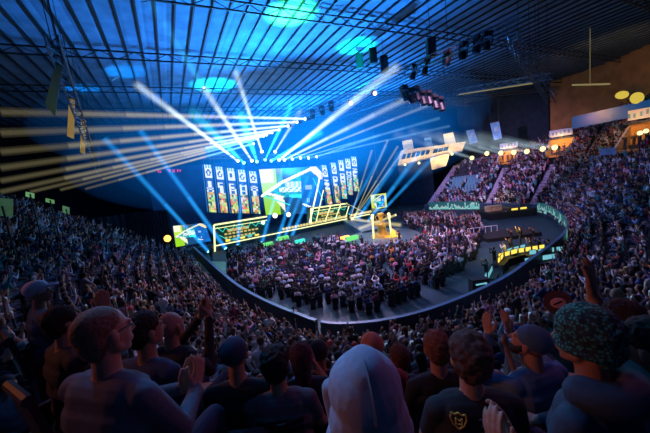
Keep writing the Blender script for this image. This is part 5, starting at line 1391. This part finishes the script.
# ---- the nearest, one by one
used = set(); NIND = 284
def row_words(k):
    return (ORD[k] if k < 20 else 'top') + ' row above the rink wall'
def where(s, x, y):
    q = px_of((x, y, 5)) ; px = q[0]
    if px < 60: return 'beyond the pale cap'
    if px < 140: return 'beyond the glasses wearer'
    if px < 215: return 'beyond the bald man'
    if px < 300: return 'beyond the grey shirt'
    if px < 410: return 'beyond the pale hood'
    if px < 480: return 'beyond the gold emblem'
    if px < 545: return 'beyond the blue cap'
    return 'beyond the teal beanie'
sp_seat = seat_proto('stadium_seat', M['seat']); tag(sp_seat, 'black folding stadium seat under a seated spectator in the near bowl', 'seat', 'black seats under the near spectators')
first_seat = True; nseat = 0
for n_, (dist, x, y, z, yaw, zone, k, s, ys) in enumerate(places[:NIND]):
    for tr in range(60):
        pose = random.choice(pose_pick); top = random.choice(top_pick); hk = random.choice(['short hair'] * 6 + ['long hair'] * 3 + ['cap'] * 2 + ['bun'])
        hc = random.choice(['black'] * 5 + ['brown'] * 4 + ['fair', 'reddish', 'grey']) if hk != 'cap' else random.choice(list(HATC))
        hw = {'bun': f'{hc} bun', 'cap': f'{hc} cap', 'short hair': f'{hc} hair', 'long hair': f'long {hc} hair'}[hk]
        sec = where(s, x, y); pw = {'clapping with raised hands': 'clapping high', 'holding a phone up': 'filming', 'standing and clapping': 'standing clapping', 'standing and holding a phone up': 'standing filming'}.get(pose, pose)
        lab = f"person, {top} top, {hw}, {pw}, {ORD[k]} row, {sec}"
        key = (top, hw, k, sec)
        if key not in used: break
    used.add(key)
    me, hcen = MID[pose]; st_ = pose.startswith('standing')
    e = bpy.data.objects.new('person', me); COL.objects.link(e)
    sc = random.uniform(.93, 1.06)
    e.location = (x, y, z); e.rotation_euler = (0, 0, yaw + random.uniform(-.15, .15)); e.scale = (sc, sc, sc)
    tag(e, lab, 'person', 'spectators in the near bowl')
    v = random.uniform(.75, 1.2); e.color = (*[min(1, c * v) for c in TOPS[top]], 1)
    if pose == 'chin on hand':
        me2 = HM[(hk, False)]
    else: me2 = HM[(hk, st_)]
    h = bpy.data.objects.new('hair' if hk != 'cap' else 'cap', me2); COL.objects.link(h); h.parent = e
    if pose == 'chin on hand': h.location = Vector(hcen) - Vector(MID['clapping'][1])
    h.color = (*(HATC[hc] if hk == 'cap' else HAIRC[hc]), 1)
    if pose.endswith('phone up'):
        if 'phone_me' not in globals():
            mb = MB(); mb.box((0, .42, 1.33), (.075, .01, .15)); mb.box((0, .414, 1.33), (.068, .004, .14), mi=1); t_ = mb.build('tmp', [M['black'], mat('phone_screen', (.02, .02, .03), .2, emit=(.4, .6, .9), es=.5)]); phone_me = t_.data; bpy.data.objects.remove(t_)
        ph = bpy.data.objects.new('phone', phone_me); COL.objects.link(ph)
        R_ = Matrix.Rotation(e.rotation_euler.z, 4, 'Z'); off = Vector((0, 0, .42 if st_ else 0)) * sc
        ph.matrix_world = Matrix.Translation(Vector((x, y, z)) + off) @ R_ @ Matrix.Scale(sc, 4)
        tag(ph, f'phone held by the {top} top, {hw}, {ORD[k]} row, {sec}', 'phone', 'phones held up in the near bowl')
    if not st_ and nseat < 150:
        o = sp_seat if first_seat else copy_tree(sp_seat); first_seat = False; nseat += 1
        o.location = (x, y, z); o.rotation_euler = (0, 0, ys); o['label'] = f'black seat under {top} top with {hw}, {ORD[k]} row, {sec}'
# ---- empty seats that show
es = seat_proto('stadium_seat', M['teal_seat']); tag(es, 'empty teal seat high in the far stand beside the press box', 'seat', 'empty teal seats in the far stand')
vis = [e_ for e_ in empties_ if e_[0].y > 40 and e_[0].x > 12]
vis.sort(key=lambda e_: (e_[0] - EYE).length)
vis = sorted(vis[:140], key=lambda e_: (e_[2], -e_[3])); cnt = {}
for i, (P, ya, k, s) in enumerate(vis):
    cnt[k] = cnt.get(k, 0) + 1
    o = es if i == 0 else copy_tree(es); o['label'] = f'empty teal seat in the far stand, {ORD[k]} row up, {ORD[min(cnt[k] - 1, 38)]} from the press box stairs'; o.location = P; o.rotation_euler = (0, 0, ya)

# ---- everybody further off: one crowd
def crowd(pl, name):
    V = []; FI = []; FC = []; base = 0; loops = []; arrs = []
    data = []
    for me, hc in LOW:
        me.calc_loop_triangles()
        v = np.empty(len(me.vertices) * 3); me.vertices.foreach_get('co', v); v = v.reshape(-1, 3)
        t = np.empty(len(me.loop_triangles) * 3, dtype=np.int64); me.loop_triangles.foreach_get('vertices', t); t = t.reshape(-1, 3)
        mi = np.empty(len(me.polygons), dtype=np.int64); me.polygons.foreach_get('material_index', mi)
        tp = np.empty(len(me.loop_triangles), dtype=np.int64); me.loop_triangles.foreach_get('polygon_index', tp); mi = mi[tp]
        c = (v[t].mean(axis=1)); hcv = np.array(hc)
        hairf = ((c[:, 2] > hcv[2] + .02) | ((c[:, 1] < hcv[1] - .01) & (c[:, 2] > hcv[2] - .06))) & (np.linalg.norm(c - hcv, axis=1) < .16)
        mi[hairf] = 5; data.append((v, t, mi))
    skins = np.array([(.52, .28, .19), (.45, .24, .15), (.30, .15, .09), (.16, .075, .045), (.58, .34, .25)])
    tops = list(TOPS.values()); tw = np.array(list(TOPW.values()), float); tw /= tw.sum(); hairs = np.array(list(HAIRC.values()))
    AV, AT, AC = [], [], []
    for (dist, x, y, z, yaw, zone, k, s, ys) in pl:
        v, t, mi = data[rng.integers(len(data))]
        if zone == 'floor': v, t, mi = data[rng.integers(5)]
        c_, s_ = math.cos(yaw + rng.normal(0, .2)), math.sin(yaw + rng.normal(0, .2)); sc = rng.uniform(.93, 1.08)
        q = np.empty_like(v); q[:, 0] = (v[:, 0] * c_ - v[:, 1] * s_) * sc + x; q[:, 1] = (v[:, 0] * s_ + v[:, 1] * c_) * sc + y; q[:, 2] = v[:, 2] * sc + z
        AV.append(q); AT.append(t + base); base += len(v)
        tc = np.array(tops[rng.choice(len(tops), p=tw)]) * rng.uniform(.7, 1.25); hr = hairs[rng.choice(5, p=[.4, .33, .12, .08, .07])]
        if rng.random() < .1: hr = np.array(list(HATC.values())[rng.integers(4)])
        pal_ = np.array([skins[rng.integers(5)], tc, (.03, .04, .07), (.03, .03, .03), (.03, .03, .03), hr]); AC.append(pal_[mi])
    v = np.concatenate(AV).astype(np.float32); t = np.concatenate(AT).astype(np.int32); c = np.clip(np.concatenate(AC), 0, 1)
    me = bpy.data.meshes.new(name); me.vertices.add(len(v)); me.vertices.foreach_set('co', v.ravel())
    me.loops.add(len(t) * 3); me.loops.foreach_set('vertex_index', t.ravel()); me.polygons.add(len(t))
    me.polygons.foreach_set('loop_start', np.arange(0, len(t) * 3, 3, dtype=np.int32)); me.update(calc_edges=True)
    me.polygons.foreach_set('use_smooth', [True] * len(t))
    ca = me.color_attributes.new('Col', 'FLOAT_COLOR', 'CORNER'); cc = np.ones((len(t) * 3, 4), dtype=np.float32); cc[:, :3] = np.repeat(c, 3, axis=0); ca.data.foreach_set('color', cc.ravel())
    me.materials.append(mat('crowd_cloth', (.3, .3, .3), .8, attr='Col'))
    o = bpy.data.objects.new(name, me); COL.objects.link(o); return o
cr = crowd(places[NIND:], 'spectator_crowd'); tag(cr, 'thousands of seated and clapping spectators filling the floor seats and the far stands', 'crowd', kind='stuff')
# seats under them
mb = MB(); AVs = []
for (dist, x, y, z, yaw, zone, k, s, ys) in places[NIND:]:
    R_ = Matrix.Rotation(ys, 3, 'Z'); c = Vector((x, y, z))
    mb.box(c + R_ @ Vector((0, -.21, .66)), (.44, .05, .5), R_); mb.box(c + R_ @ Vector((0, .04, .40)), (.44, .42, .06), R_)
    if zone == 'floor': mb.box(c + R_ @ Vector((0, 0, .2)), (.36, .3, .4), R_)
for P, ya, k, s in [e_ for e_ in empties_ if e_ not in vis]:
    R_ = Matrix.Rotation(ya, 3, 'Z'); mb.box(P + R_ @ Vector((0, -.21, .66)), (.44, .05, .5), R_); mb.box(P + R_ @ Vector((0, .0, .40)), (.44, .42, .06), R_)
sr = mb.build('seat_rows', M['seat']); tag(sr, 'rows of dark seats under the crowd', 'seats', kind='stuff')
# people in the entrances
for k, (x, y, z, i) in enumerate(STAND):
    e = bpy.data.objects.new('person', MID['standing and clapping'][0]); COL.objects.link(e); e.location = (x, y, z); e.rotation_euler = (0, 0, math.atan2(-(-x), 40 - y))
    e.color = (.05, .03, .03, 1)
    tag(e, f"dark silhouetted person standing in the {['orange entrance nearest the press box', 'middle orange entrance', 'dim orange entrance'][i // 3]}, {['by its near wall', 'in its middle', 'by its far wall'][i % 3]}", 'person', 'people standing in the entrances')
    h = bpy.data.objects.new('hair', HM[('short hair', True)]); COL.objects.link(h); h.parent = e; h.color = (.02, .02, .02, 1)

# crew and a few people on their feet on the arena floor
cw = ['at the brightest yellow desk corner', 'behind the yellow desk in the middle', 'by the second yellow desk', 'by the long yellow screen row', 'at the dark desk nearest the wall', 'between the yellow and teal desks', 'beside the black flight case', 'closest to the ribbon end of the desks', 'behind the long yellow screen row', 'on the stage side of the yellow desks', 'at the gate of the rink wall', 'at the green desk of the camera platform', 'beside the counter of the camera platform', 'near the round stage, crowd side', 'in front of the walkway', 'on the green side platform', 'below the green side screen', 'at the edge of the round stage']
for (x, y, t_), w_ in zip(CREW, cw):
    c = at_z(x, y, 0); p_ = 'standing and clapping' if t_ == 'white' else 'standing and holding a phone up'
    e = bpy.data.objects.new('person', MID[p_][0]); COL.objects.link(e); e.location = (c.x, c.y, 0); e.rotation_euler = (0, 0, math.atan2(-(-6 - c.x), 55 - c.y)); e.color = (*TOPS[t_], 1)
    if x == 521 or x == 493: e.location.z = 1.0
    if x == 212: e.location.z = .1
    tag(e, f'person in {t_} standing on the arena floor {w_}', 'person', 'people on their feet on the arena floor')
    h = bpy.data.objects.new('hair', HM[('short hair', True)]); COL.objects.link(h); h.parent = e; h.color = (.02, .015, .01, 1)
